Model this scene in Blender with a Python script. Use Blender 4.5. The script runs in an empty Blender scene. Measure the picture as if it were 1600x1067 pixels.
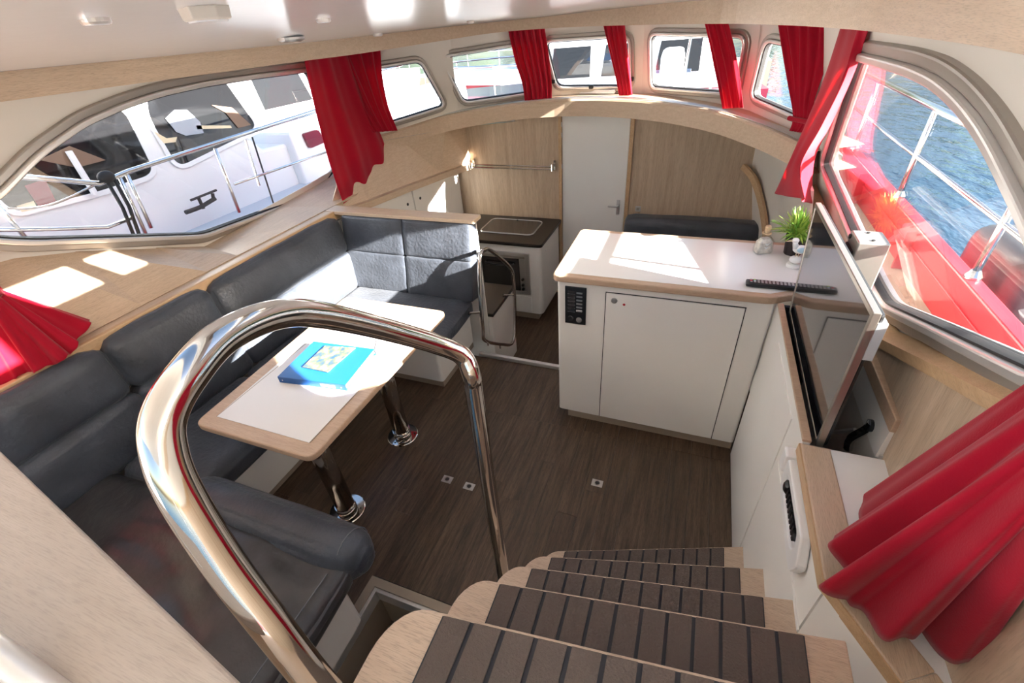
import bpy, bmesh, math, random
from mathutils import Vector, Matrix, noise
random.seed(7)
S = bpy.context.scene
COL = S.collection
V = Vector

# ------------------------------------------------------------------ camera
YAW, PITCH, ROLL, FPX = 0.411748343, 0.615552832, -0.0885770593, 700.336992
EYE = V((0.0, 0.0, 1.9))
_cy, _sy, _cp, _sp = math.cos(YAW), math.sin(YAW), math.cos(PITCH), math.sin(PITCH)
_d = V((-_sy*_cp, _cy*_cp, -_sp)); _r = V((_cy, _sy, 0)); _u = _r.cross(_d)
_cr, _sr = math.cos(ROLL), math.sin(ROLL)
RIGHT = _cr*_r + _sr*_u; UP = -_sr*_r + _cr*_u; FWD = _d
cam = bpy.data.cameras.new('camera'); cam.sensor_width = 36; cam.lens = FPX/1600*36; cam.clip_start = 0.02; cam.clip_end = 500
co = bpy.data.objects.new('camera', cam); COL.objects.link(co)
co.matrix_world = Matrix(((RIGHT.x, UP.x, -FWD.x, EYE.x), (RIGHT.y, UP.y, -FWD.y, EYE.y), (RIGHT.z, UP.z, -FWD.z, EYE.z), (0, 0, 0, 1)))
S.camera = co

# ------------------------------------------------------------------ sky, sun, exposure
SUN_DIR = V((1.0, -0.12, 0.388)).normalized()
w = bpy.data.worlds.new('world'); S.world = w; w.use_nodes = True
wn = w.node_tree.nodes; wl = w.node_tree.links
bg = wn['Background']; sky = wn.new('ShaderNodeTexSky'); sky.sky_type = 'NISHITA'
sky.sun_disc = False; sky.sun_elevation = math.asin(SUN_DIR.z); sky.sun_rotation = math.atan2(SUN_DIR.x, SUN_DIR.y)
sky.air_density = 1.0; sky.dust_density = 2.0; sky.ozone_density = 1.0
wl.new(sky.outputs[0], bg.inputs[0]); bg.inputs[1].default_value = 0.36
sl = bpy.data.lights.new('sun', 'SUN'); sl.energy = 44.0; sl.angle = math.radians(0.55); sl.color = (1.0, 0.96, 0.90)
so = bpy.data.objects.new('sun', sl); COL.objects.link(so); so.rotation_euler = (-SUN_DIR).to_track_quat('-Z', 'Y').to_euler(); so.location = (20, -3, 9)
S.view_settings.view_transform = 'Standard'; S.view_settings.look = 'None'; S.view_settings.gamma = 1.0
S.view_settings.use_curve_mapping = False; S.view_settings.exposure = 0.56

# ------------------------------------------------------------------ helpers
def ray(x, y): return RIGHT*((x-800)/FPX) - UP*((y-533.5)/FPX) + FWD
def on(x, y, p0, n):
    d = ray(x, y); n = V(n); return EYE + d*((V(p0)-EYE).dot(n)/d.dot(n))
def onx(x, y, v): return on(x, y, (v, 0, 0), (1, 0, 0))
def ony(x, y, v): return on(x, y, (0, v, 0), (0, 1, 0))
def onz(x, y, v): return on(x, y, (0, 0, v), (0, 0, 1))
def dep(x, y, d): return EYE + ray(x, y)*d

MATS = {}
def mat(name, col, rough=0.5, metal=0.0, spec=0.5, bump=0.0, bscale=40.0, vary=0.0, vscale=6.0, coat=0.0, stretch=(1, 1, 1), sheen=0.0, col2=None):
    m = bpy.data.materials.new(name); m.use_nodes = True; n = m.node_tree.nodes; l = m.node_tree.links
    b = n['Principled BSDF']; b.inputs['Base Color'].default_value = (*col, 1); b.inputs['Roughness'].default_value = rough
    b.inputs['Metallic'].default_value = metal; b.inputs['Specular IOR Level'].default_value = spec
    b.inputs['Coat Weight'].default_value = coat; b.inputs['Coat Roughness'].default_value = 0.08
    b.inputs['Sheen Weight'].default_value = sheen
    if bump or vary or col2:
        tc = n.new('ShaderNodeTexCoord'); mp = n.new('ShaderNodeMapping'); mp.inputs['Scale'].default_value = stretch
        l.new(tc.outputs['Object'], mp.inputs['Vector'])
    if vary or col2:
        t = n.new('ShaderNodeTexNoise'); t.inputs['Scale'].default_value = vscale; t.inputs['Detail'].default_value = 6
        l.new(mp.outputs[0], t.inputs['Vector'])
        r = n.new('ShaderNodeValToRGB'); r.color_ramp.elements[0].position = 0.3; r.color_ramp.elements[1].position = 0.7
        c2 = col2 if col2 else tuple(min(1, c*(1+vary)) for c in col); c1 = col if col2 else tuple(c*(1-vary) for c in col)
        r.color_ramp.elements[0].color = (*c1, 1); r.color_ramp.elements[1].color = (*c2, 1)
        l.new(t.outputs[0], r.inputs[0]); l.new(r.outputs[0], b.inputs['Base Color'])
    if bump:
        t2 = n.new('ShaderNodeTexNoise'); t2.inputs['Scale'].default_value = bscale; t2.inputs['Detail'].default_value = 5
        l.new(mp.outputs[0], t2.inputs['Vector'])
        bp = n.new('ShaderNodeBump'); bp.inputs['Strength'].default_value = bump; bp.inputs['Distance'].default_value = 0.01
        l.new(t2.outputs[0], bp.inputs['Height']); l.new(bp.outputs[0], b.inputs['Normal'])
    MATS[name] = m; return m

def wood(name, c1, c2, grain, rough=0.45, scale=3.0, rnd=0.0, pores=0.35):
    """grain = axis letter the fibres run along"""
    m = bpy.data.materials.new(name); m.use_nodes = True; n = m.node_tree.nodes; l = m.node_tree.links; b = n['Principled BSDF']
    st = {'x': (1, 14, 14), 'y': (14, 1, 14), 'z': (14, 14, 1)}[grain]
    tc = n.new('ShaderNodeTexCoord'); mp = n.new('ShaderNodeMapping'); mp.inputs['Scale'].default_value = st
    oi = n.new('ShaderNodeObjectInfo'); ad = n.new('ShaderNodeVectorMath'); ad.operation = 'MULTIPLY_ADD'
    ad.inputs[1].default_value = (1, 1, 1)
    sc = n.new('ShaderNodeVectorMath'); sc.operation = 'SCALE'; sc.inputs[0].default_value = (7, 3, 5)
    l.new(oi.outputs['Random'], sc.inputs['Scale']); l.new(tc.outputs['Object'], ad.inputs[0]); l.new(sc.outputs[0], ad.inputs[2])
    l.new(ad.outputs[0], mp.inputs['Vector'])
    t = n.new('ShaderNodeTexNoise'); t.inputs['Scale'].default_value = scale; t.inputs['Detail'].default_value = 8; t.inputs['Roughness'].default_value = 0.62
    l.new(mp.outputs[0], t.inputs['Vector'])
    r = n.new('ShaderNodeValToRGB'); r.color_ramp.elements[0].position = 0.3; r.color_ramp.elements[1].position = 0.72
    r.color_ramp.elements[0].color = (*c1, 1); r.color_ramp.elements[1].color = (*c2, 1); l.new(t.outputs[0], r.inputs[0])
    t2 = n.new('ShaderNodeTexNoise'); t2.inputs['Scale'].default_value = scale*9; t2.inputs['Detail'].default_value = 4; l.new(mp.outputs[0], t2.inputs['Vector'])
    r2 = n.new('ShaderNodeValToRGB'); r2.color_ramp.elements[0].position = 0.36; r2.color_ramp.elements[1].position = 0.5
    r2.color_ramp.elements[0].color = (1-pores, 1-pores, 1-pores, 1); r2.color_ramp.elements[1].color = (1, 1, 1, 1); l.new(t2.outputs[0], r2.inputs[0])
    mx = n.new('ShaderNodeMix'); mx.data_type = 'RGBA'; mx.blend_type = 'MULTIPLY'; mx.inputs[0].default_value = 1.0
    l.new(r.outputs[0], mx.inputs[6]); l.new(r2.outputs[0], mx.inputs[7])
    out = mx.outputs[2]
    if rnd:
        hs = n.new('ShaderNodeHueSaturation'); mr = n.new('ShaderNodeMapRange'); mr.inputs[3].default_value = 1-rnd; mr.inputs[4].default_value = 1+rnd
        l.new(oi.outputs['Random'], mr.inputs[0]); l.new(mr.outputs[0], hs.inputs['Value']); l.new(out, hs.inputs['Color']); out = hs.outputs[0]
    l.new(out, b.inputs['Base Color']); b.inputs['Roughness'].default_value = rough
    bp = n.new('ShaderNodeBump'); bp.inputs['Strength'].default_value = 0.12; bp.inputs['Distance'].default_value = 0.004
    l.new(t2.outputs[0], bp.inputs['Height']); l.new(bp.outputs[0], b.inputs['Normal'])
    MATS[name] = m; return m

def cloth(name, col, trans=0.35):
    m = bpy.data.materials.new(name); m.use_nodes = True; n = m.node_tree.nodes; l = m.node_tree.links
    b = n['Principled BSDF']; b.inputs['Base Color'].default_value = (*col, 1); b.inputs['Roughness'].default_value = 0.85; b.inputs['Specular IOR Level'].default_value = 0.15
    b.inputs['Sheen Weight'].default_value = 0.25
    tc = n.new('ShaderNodeTexCoord'); wv = n.new('ShaderNodeTexNoise'); wv.inputs['Scale'].default_value = 260; l.new(tc.outputs['Object'], wv.inputs['Vector'])
    bp = n.new('ShaderNodeBump'); bp.inputs['Strength'].default_value = 0.25; bp.inputs['Distance'].default_value = 0.002
    l.new(wv.outputs[0], bp.inputs['Height']); l.new(bp.outputs[0], b.inputs['Normal'])
    t = n.new('ShaderNodeBsdfTranslucent'); t.inputs['Color'].default_value = (min(1, col[0]*1.5), col[1]*1.2, col[2]*0.8, 1)
    mx = n.new('ShaderNodeMixShader'); mx.inputs[0].default_value = trans
    l.new(b.outputs[0], mx.inputs[1]); l.new(t.outputs[0], mx.inputs[2]); l.new(mx.outputs[0], n['Material Output'].inputs['Surface'])
    MATS[name] = m; return m

def glass(name, tint=(1, 1, 1), ior=1.5, gain=1.0):
    m = bpy.data.materials.new(name); m.use_nodes = True; n = m.node_tree.nodes; l = m.node_tree.links
    tr = n.new('ShaderNodeBsdfTransparent'); tr.inputs[0].default_value = (*tint, 1)
    gl = n.new('ShaderNodeBsdfGlossy'); gl.inputs['Roughness'].default_value = 0.0
    fr = n.new('ShaderNodeLayerWeight'); fr.inputs[0].default_value = 0.5
    p5 = n.new('ShaderNodeMath'); p5.operation = 'POWER'; p5.inputs[1].default_value = 5.0; l.new(fr.outputs['Facing'], p5.inputs[0])
    r0 = ((ior-1)/(ior+1))**2
    ml = n.new('ShaderNodeMath'); ml.operation = 'MULTIPLY_ADD'; ml.inputs[1].default_value = (1-r0)*gain; ml.inputs[2].default_value = r0*gain; ml.use_clamp = True; l.new(p5.outputs[0], ml.inputs[0])
    mx = n.new('ShaderNodeMixShader'); l.new(ml.outputs[0], mx.inputs[0]); l.new(tr.outputs[0], mx.inputs[1]); l.new(gl.outputs[0], mx.inputs[2])
    l.new(mx.outputs[0], n['Material Output'].inputs['Surface']); MATS[name] = m; return m

OAK1, OAK2 = (0.53, 0.39, 0.27), (0.63, 0.48, 0.345)
wood('oak_x', OAK1, OAK2, 'x', 0.4, 5.0, 0, 0.18); wood('oak_y', OAK1, OAK2, 'y', 0.4, 5.0, 0, 0.18)
wood('bulk_oak', (0.46, 0.33, 0.22), (0.63, 0.49, 0.35), 'z', 0.42, 2.0, 0, 0.15)
wood('trim_oak', (0.50, 0.31, 0.16), (0.60, 0.41, 0.235), 'y', 0.38, 5, 0, 0.15)
wood('ledge_oak', (0.40, 0.325, 0.265), (0.47, 0.39, 0.325), 'x', 0.5, 5.0, 0, 0.12)
wood('edge_oak', (0.48, 0.33, 0.22), (0.57, 0.41, 0.285), 'x', 0.4, 5, 0, 0.15)
wood('floor_wood', (0.036, 0.021, 0.012), (0.150, 0.095, 0.056), 'y', 0.42, 4.2, 0.14, 0.4)
wood('tread_wood', (0.50, 0.37, 0.27), (0.60, 0.46, 0.345), 'x', 0.6, 6.0, 0.03, 0.25)
mat('white_lam', (0.82, 0.795, 0.745), 0.38, vary=0.02, vscale=3)
mat('white_gloss', (0.84, 0.83, 0.81), 0.18)
mat('shelf_white', (0.82, 0.81, 0.80), 0.25)
mat('cream', (0.70, 0.65, 0.58), 0.5, vary=0.02)
mat('ceiling', (0.85, 0.865, 0.875), 0.16, coat=0.3, bump=0.06, bscale=5)
mat('leather', (0.050, 0.058, 0.074), 0.42, bump=0.35, bscale=55, vary=0.28, vscale=7, spec=0.55, sheen=0.12)
mat('leather_seat', (0.046, 0.044, 0.046), 0.29, bump=0.6, bscale=14, vary=0.3, vscale=9, spec=0.6)
mat('stitch', (0.16, 0.17, 0.19), 0.7)
mat('chrome', (0.62, 0.585, 0.545), 0.08, 1.0)
mat('leg_steel', (0.50, 0.46, 0.42), 0.14, 1.0)
mat('steel', (0.72, 0.72, 0.72), 0.16, 1.0)
mat('brushed', (0.62, 0.61, 0.60), 0.35, 1.0)
mat('alu', (0.40, 0.365, 0.325), 0.38, 0.6)
mat('alu_light', (0.74, 0.71, 0.68), 0.35, 0.6)
mat('rubber', (0.015, 0.014, 0.014), 0.6)
mat('black_top', (0.020, 0.014, 0.010), 0.30, vary=0.15, vscale=30)
mat('black_plastic', (0.012, 0.012, 0.013), 0.3)
mat('black_soft', (0.02, 0.02, 0.022), 0.7)
mat('oven_glass', (0.018, 0.016, 0.015), 0.06, coat=0.4)
mat('screen', (0.012, 0.012, 0.014), 0.03, spec=1.0, coat=1.0)
mat('bezel', (0.42, 0.38, 0.33), 0.3, 0.8)
mat('pad', (0.105, 0.078, 0.064), 0.7, bump=0.5, bscale=260, vary=0.08, vscale=3)
mat('pad_base', (0.022, 0.022, 0.028), 0.6)
mat('toe', (0.36, 0.29, 0.22), 0.5, vary=0.06)
mat('binder_blue', (0.012, 0.125, 0.43), 0.35)
mat('binder_dark', (0.01, 0.10, 0.36), 0.4)
mat('paper', (0.80, 0.82, 0.86), 0.7)
mat('plastic_white', (0.82, 0.81, 0.80), 0.3)
mat('plastic_grey', (0.45, 0.45, 0.45), 0.5)
mat('red_paint', (0.46, 0.028, 0.040), 0.28, vary=0.05)
mat('maroon', (0.16, 0.015, 0.035), 0.25)
mat('motor_grey', (0.055, 0.058, 0.062), 0.35)
mat('red_mark', (0.62, 0.01, 0.03), 0.5)
mat('deck_beige', (0.36, 0.29, 0.22), 0.75, bump=0.3, bscale=200)
mat('boat_white', (0.80, 0.82, 0.84), 0.25)
mat('boat_deck', (0.50, 0.55, 0.62), 0.6)
mat('boat_glass', (0.010, 0.010, 0.011), 0.06, spec=0.6)
mat('navy_canvas', (0.03, 0.04, 0.07), 0.8)
mat('brown_canvas', (0.20, 0.13, 0.09), 0.8)
mat('seat_grey', (0.36, 0.40, 0.46), 0.6)
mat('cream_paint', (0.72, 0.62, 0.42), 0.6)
mat('leaf', (0.20, 0.42, 0.05), 0.45, vary=0.4, vscale=30)
mat('leaf_light', (0.42, 0.58, 0.10), 0.45)
mat('pot', (0.03, 0.022, 0.02), 0.4)
mat('gull_white', (0.82, 0.82, 0.80), 0.4)
mat('gull_blue', (0.42, 0.62, 0.72), 0.4)
mat('gull_bill', (0.55, 0.45, 0.30), 0.5)
mat('cork', (0.55, 0.38, 0.22), 0.8, vary=0.2, vscale=80)
mat('shell_fill', (0.72, 0.64, 0.56), 0.7, vary=0.25, vscale=60)
mat('tree_green', (0.055, 0.10, 0.028), 0.8, vary=0.4, vscale=0.6)
mat('bank', (0.10, 0.11, 0.05), 0.9, vary=0.3, vscale=0.4)
cloth('curtain_red', (0.46, 0.006, 0.028), 0.30)
glass('pane'); glass('bottle_glass', (0.94, 0.97, 0.97), 1.45)
m = mat('lens', (0.85, 0.87, 0.9), 0.15)
def water_mat():
    m = bpy.data.materials.new('water'); m.use_nodes = True; n = m.node_tree.nodes; l = m.node_tree.links; b = n['Principled BSDF']
    b.inputs['Base Color'].default_value = (0.028, 0.060, 0.095, 1); b.inputs['Roughness'].default_value = 0.05; b.inputs['IOR'].default_value = 1.33
    tc = n.new('ShaderNodeTexCoord'); mp = n.new('ShaderNodeMapping'); mp.inputs['Scale'].default_value = (1, 0.45, 1); mp.inputs['Rotation'].default_value = (0, 0, 0.5)
    l.new(tc.outputs['Object'], mp.inputs['Vector'])
    a = n.new('ShaderNodeTexNoise'); a.inputs['Scale'].default_value = 3.2; a.inputs['Detail'].default_value = 4; l.new(mp.outputs[0], a.inputs['Vector'])
    bp = n.new('ShaderNodeBump'); bp.inputs['Strength'].default_value = 0.55; bp.inputs['Distance'].default_value = 0.12
    l.new(a.outputs[0], bp.inputs['Height']); l.new(bp.outputs[0], b.inputs['Normal']); MATS['water'] = m
water_mat()
def booklet_mat():
    m = bpy.data.materials.new('booklet_print'); m.use_nodes = True; n = m.node_tree.nodes; l = m.node_tree.links; b = n['Principled BSDF']
    tc = n.new('ShaderNodeTexCoord'); t = n.new('ShaderNodeTexNoise'); t.inputs['Scale'].default_value = 5.0; t.inputs['Detail'].default_value = 7
    l.new(tc.outputs['Generated'], t.inputs['Vector']); r = n.new('ShaderNodeValToRGB'); e = r.color_ramp.elements
    e[0].position = 0.36; e[0].color = (0.04, 0.09, 0.15, 1); e[1].position = 0.5; e[1].color = (0.12, 0.14, 0.09, 1)
    e2 = r.color_ramp.elements.new(0.62); e2.color = (0.36, 0.33, 0.18, 1); e3 = r.color_ramp.elements.new(0.72); e3.color = (0.75, 0.75, 0.72, 1)
    l.new(t.outputs[0], r.inputs[0]); l.new(r.outputs[0], b.inputs['Base Color']); b.inputs['Roughness'].default_value = 0.3; MATS['booklet_print'] = m
booklet_mat()
def map_mat():
    m = bpy.data.materials.new('map_print'); m.use_nodes = True; n = m.node_tree.nodes; l = m.node_tree.links; b = n['Principled BSDF']
    tc = n.new('ShaderNodeTexCoord'); t = n.new('ShaderNodeTexVoronoi'); t.feature = 'DISTANCE_TO_EDGE'; t.inputs['Scale'].default_value = 14
    l.new(tc.outputs['Generated'], t.inputs['Vector']); r = n.new('ShaderNodeValToRGB'); e = r.color_ramp.elements
    e[0].position = 0.02; e[0].color = (0.35, 0.42, 0.62, 1); e[1].position = 0.10; e[1].color = (0.80, 0.83, 0.90, 1)
    l.new(t.outputs[0], r.inputs[0]); l.new(r.outputs[0], b.inputs['Base Color']); b.inputs['Roughness'].default_value = 0.35; MATS['map_print'] = m
map_mat()

# ---- mesh builders
class MB:
    def __init__(s): s.v = []; s.f = []
    def add(s, vs, fs):
        o = len(s.v); s.v += [V(a) for a in vs]; s.f += [[i+o for i in f] for f in fs]; return s
    def box(s, x0, x1, y0, y1, z0, z1):
        return s.add([(x0, y0, z0), (x1, y0, z0), (x1, y1, z0), (x0, y1, z0), (x0, y0, z1), (x1, y0, z1), (x1, y1, z1), (x0, y1, z1)],
                     [(0, 3, 2, 1), (4, 5, 6, 7), (0, 1, 5, 4), (1, 2, 6, 5), (2, 3, 7, 6), (3, 0, 4, 7)])
    def hexa(s, a, b):
        """two quads of 4 points"""
        return s.add(list(a)+list(b), [(0, 3, 2, 1), (4, 5, 6, 7), (0, 1, 5, 4), (1, 2, 6, 5), (2, 3, 7, 6), (3, 0, 4, 7)])
    def prism(s, pts, off):
        n = len(pts); off = V(off)
        return s.add([V(p) for p in pts]+[V(p)+off for p in pts], [list(range(n))[::-1], list(range(n, 2*n))]+[(i, (i+1) % n, n+(i+1) % n, n+i) for i in range(n)])
    def tube(s, pts, r, seg=10, closed=False, cap=True):
        pts = [V(p) for p in pts]; n = len(pts); rings = []
        t0 = (pts[1]-pts[0]).normalized(); nv = t0.orthogonal().normalized()
        for i in range(n):
            if closed: t = (pts[(i+1) % n]-pts[i-1]).normalized()
            else: t = (pts[min(i+1, n-1)]-pts[max(i-1, 0)]).normalized()
            nv = (nv - t*nv.dot(t)).normalized(); b = t.cross(nv)
            rr = r[i] if isinstance(r, (list, tuple)) else r
            rings.append([pts[i]+(nv*math.cos(a)+b*math.sin(a))*rr for a in [2*math.pi*k/seg for k in range(seg)]])
        vs = [p for rg in rings for p in rg]; fs = []
        for i in range(n if closed else n-1):
            j = (i+1) % n
            for k in range(seg): fs.append((i*seg+k, i*seg+(k+1) % seg, j*seg+(k+1) % seg, j*seg+k))
        if cap and not closed: fs += [list(range(seg))[::-1], [(n-1)*seg+k for k in range(seg)]]
        return s.add(vs, fs)
    def cyl(s, a, b, r, seg=16): return s.tube([a, b], r, seg)
    def lathe(s, prof, c, seg=20, axis=(0, 0, 1)):
        ax = V(axis).normalized(); e1 = ax.orthogonal().normalized(); e2 = ax.cross(e1); c = V(c)
        vs = [c+ax*h+(e1*math.cos(2*math.pi*k/seg)+e2*math.sin(2*math.pi*k/seg))*r for (r, h) in prof for k in range(seg)]
        n = len(prof); fs = [(i*seg+k, i*seg+(k+1) % seg, (i+1)*seg+(k+1) % seg, (i+1)*seg+k) for i in range(n-1) for k in range(seg)]
        fs += [list(range(seg))[::-1], [(n-1)*seg+k for k in range(seg)]]
        return s.add(vs, fs)
    def ball(s, c, r, seg=12, rings=8):
        c = V(c); r = V(r) if hasattr(r, '__len__') else V((r, r, r))
        prof = [(max(1e-4, math.sin(math.pi*i/rings)), -math.cos(math.pi*i/rings)) for i in range(rings+1)]
        return s.add([c+V((p*math.cos(2*math.pi*k/seg)*r.x, p*math.sin(2*math.pi*k/seg)*r.y, h*r.z)) for p, h in prof for k in range(seg)],
                     [(i*seg+k, i*seg+(k+1) % seg, (i+1)*seg+(k+1) % seg, (i+1)*seg+k) for i in range(rings) for k in range(seg)])
    def grid(s, rows):
        n = len(rows); k = len(rows[0])
        return s.add([p for r in rows for p in r], [(i*k+j, i*k+j+1, (i+1)*k+j+1, (i+1)*k+j) for i in range(n-1) for j in range(k-1)])
    def obj(s, name, m, parent=None, smooth=False, bevel=0.0, solid=0.0, seg=2):
        me = bpy.data.meshes.new(name); me.from_pydata([tuple(a) for a in s.v], [], s.f); me.update()
        bm = bmesh.new(); bm.from_mesh(me); bmesh.ops.recalc_face_normals(bm, faces=bm.faces); bm.to_mesh(me); bm.free()
        return finish(name, me, m, parent, smooth, bevel, solid, seg)

def finish(name, me, m, parent=None, smooth=False, bevel=0.0, solid=0.0, seg=2):
    o = bpy.data.objects.new(name, me); COL.objects.link(o)
    me.materials.append(MATS[m] if isinstance(m, str) else m)
    if smooth:
        for p in me.polygons: p.use_smooth = True
    if solid:
        md = o.modifiers.new('thickness', 'SOLIDIFY'); md.thickness = solid; md.offset = 0
    if bevel:
        md = o.modifiers.new('bevel', 'BEVEL'); md.width = bevel; md.segments = seg; md.limit_method = 'ANGLE'; md.angle_limit = math.radians(40)
    if parent: adopt(o, parent)
    return o

def adopt(o, p):
    o.parent = p
    if p.type == 'EMPTY': o.matrix_parent_inverse = Matrix.Translation(-p.location)
    return o

def thing(name, label, cat, loc=(0, 0, 0), group=None):
    o = bpy.data.objects.new(name, None); COL.objects.link(o); o.location = loc; o.empty_display_size = 0.05
    o['label'] = label; o['category'] = cat
    if group: o['group'] = group
    return o
def tag(o, label, cat, group=None):
    o['label'] = label; o['category'] = cat
    if group: o['group'] = group
    return o
def struct(o, label=None):
    o['kind'] = 'structure'
    if label: o['label'] = label
    return o

def rbox(x0, x1, y0, y1, z0, z1, r=0.03, puff=0.0, nz=0.0, ns=6.0, n=10, seed=0.0, rot=None):
    """rounded upholstered box as (verts, faces)"""
    c = V(((x0+x1)/2, (y0+y1)/2, (z0+z1)/2)); h = V((abs(x1-x0)/2, abs(y1-y0)/2, abs(z1-z0)/2)); r = min(r, h.x*.98, h.y*.98, h.z*.98)
    bm = bmesh.new(); bmesh.ops.create_cube(bm, size=2.0); bmesh.ops.subdivide_edges(bm, edges=bm.edges[:], cuts=n, use_grid_fill=True)
    vs = []
    for v in bm.verts:
        # concentrate samples near the edges
        q = V([math.copysign(1-(1-abs(a))**1.0, a) for a in v.co]); p = V((q.x*h.x, q.y*h.y, q.z*h.z))
        inner = V([max(-(h[i]-r), min(h[i]-r, p[i])) for i in range(3)]); d = p-inner
        if d.length < 1e-6: nrm = V((0, 0, 1))
        else: nrm = d.normalized()
        p = inner+nrm*r if d.length > 1e-6 else p
        e = 1.0
        for i in range(3):
            if abs(nrm[i]) < 0.9: e *= max(0.0, 1-(abs(p[i])/h[i])**2)
        p = p+nrm*(puff*min(1, e*1.4))
        if nz:
            k = noise.noise((p+c)*ns+V((seed, seed*1.7, 0)))+0.5*noise.noise((p+c)*ns*2.3+V((0, seed, 3)))
            p = p+nrm*nz*k
        if rot: p = rot @ p
        vs.append(c+p)
    fs = [[v.index for v in f.verts] for f in bm.faces]
    bm.verts.ensure_lookup_table(); bm.free(); return vs, fs
def cushion(name, dims, m, parent, **k):
    mb = MB(); mb.add(*rbox(*dims, **k)); return mb.obj(name, m, parent, smooth=True)

def smooth_path(pts, sub=6, closed=False):
    pts = [V(p) for p in pts]; n = len(pts); out = []
    rng = range(n) if closed else range(n-1)
    for i in rng:
        p0 = pts[i-1] if (closed or i > 0) else pts[0]; p1 = pts[i]; p2 = pts[(i+1) % n]; p3 = pts[(i+2) % n] if (closed or i < n-2) else pts[-1]
        for k in range(sub):
            t = k/sub; out.append(0.5*((2*p1)+(p2-p0)*t+(2*p0-5*p1+4*p2-p3)*t*t+(3*p1-p0-3*p2+p3)*t**3))
    if not closed: out.append(pts[-1])
    return out
def round_path(pts, r, seg=5, closed=True):
    pts = [V(p) for p in pts]; n = len(pts); out = []
    for i in range(n):
        if not closed and i in (0, n-1): out.append(pts[i]); continue
        a, b, c = pts[i-1], pts[i], pts[(i+1) % n]; ra = min(r, (a-b).length*.48); rc = min(r, (c-b).length*.48)
        p = b+(a-b).normalized()*ra; q = b+(c-b).normalized()*rc
        for k in range(seg+1):
            t = k/seg; out.append(p*(1-t)**2+b*2*t*(1-t)+q*t*t)
    return out
def offset_poly(pts, nrm, d):
    """grow a planar loop by d about its own edges"""
    n = len(pts); nrm = V(nrm).normalized(); c = sum((V(p) for p in pts), V((0, 0, 0)))/n; out = []
    for i in range(n):
        a, b, c2 = V(pts[i-1]), V(pts[i]), V(pts[(i+1) % n]); e1 = (b-a); e2 = (c2-b)
        if e1.length < 1e-6: e1 = e2
        if e2.length < 1e-6: e2 = e1
        n1 = e1.normalized().cross(nrm); n2 = e2.normalized().cross(nrm); m_ = (n1+n2)
        m_ = m_.normalized() if m_.length > 1e-6 else n1
        out.append((b, m_, 1/max(0.5, m_.dot(n1))))
    s = sum(((p-c).dot(m_) for p, m_, _ in out)); sg = 1 if s > 0 else -1
    return [p+m_*sg*d*k for p, m_, k in out]
def plate(outer, holes, nrm, thick):
    """planar sheet with holes, thickness along nrm; returns MB"""
    bm = bmesh.new(); ed = []
    for loop in [outer]+holes:
        vs = [bm.verts.new(V(p)) for p in loop]
        ed += [bm.edges.new((vs[i], vs[(i+1) % len(vs)])) for i in range(len(vs))]
    bmesh.ops.triangle_fill(bm, use_beauty=True, use_dissolve=False, edges=ed, normal=V(nrm))
    bm.verts.index_update(); vs = [v.co.copy() for v in bm.verts]; fs = [[v.index for v in f.verts] for f in bm.faces]; bm.free()
    n = len(vs); off = V(nrm).normalized()*thick; mb = MB(); F = fs+[[i+n for i in f[::-1]] for f in fs]; k = 0
    for loop in [outer]+holes:
        L = len(loop); F += [(k+i, k+(i+1) % L, n+k+(i+1) % L, n+k+i) for i in range(L)]; k += L
    return mb.add(vs+[v+off for v in vs], F)
def band(inner, outer, nrm, h0, h1):
    """closed ring between two loops of equal length, from height h0 to h1 along nrm"""
    n = len(inner); u = V(nrm).normalized(); mb = MB()
    vs = [V(p)+u*h0 for p in inner]+[V(p)+u*h0 for p in outer]+[V(p)+u*h1 for p in inner]+[V(p)+u*h1 for p in outer]; fs = []
    for i in range(n):
        j = (i+1) % n; fs += [(i, j, n+j, n+i), (2*n+i, 3*n+i, 3*n+j, 2*n+j), (i, 2*n+i, 2*n+j, j), (n+i, n+j, 3*n+j, 3*n+i)]
    return mb.add(vs, fs)

def add_window(idx, outline, nrm, label, r=0.09, w=0.05):
    """glass outline (points on the wall), nrm points into the cabin"""
    inner = round_path(outline, r, 5); u = V(nrm).normalized()
    o1 = offset_poly(inner, u, w*0.42); o2 = offset_poly(inner, u, w)
    root = MB().add(inner+[p+u*0.006 for p in inner], [list(range(len(inner)))[::-1], list(range(len(inner), 2*len(inner)))]+[(i, (i+1) % len(inner), len(inner)+(i+1) % len(inner), len(inner)+i) for i in range(len(inner))])
    p = root.obj('window_%d' % idx, 'pane'); struct(p, label)
    sl_ = offset_poly(inner, u, -0.006)
    band(sl_, inner, u, -0.012, 0.016).obj('window_seal', 'rubber', p)
    band(inner, o1, u, -0.03, 0.030).obj('inner_frame', 'alu_light', p, bevel=0.006)
    band(o1, o2, u, -0.03, 0.018).obj('outer_frame', 'alu', p, bevel=0.006)
    return p, o2

# ------------------------------------------------------------------ walls and windows
ZT = 2.03
PN = V((1, 0, -0.25)).normalized(); PP0 = V((-2.65, 0, 1.0))
SN = V((-1, 0, -0.25)).normalized(); SP0 = V((0.65, 0, 1.0))
def pw(x, y): return on(x, y, PP0, PN)
def sw(x, y): return on(x, y, SP0, SN)
def pwall(y, z): return V((-2.65+0.25*(z-1.0), y, z))
def swall(y, z): return V((0.65-0.25*(z-1.0), y, z))

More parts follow.
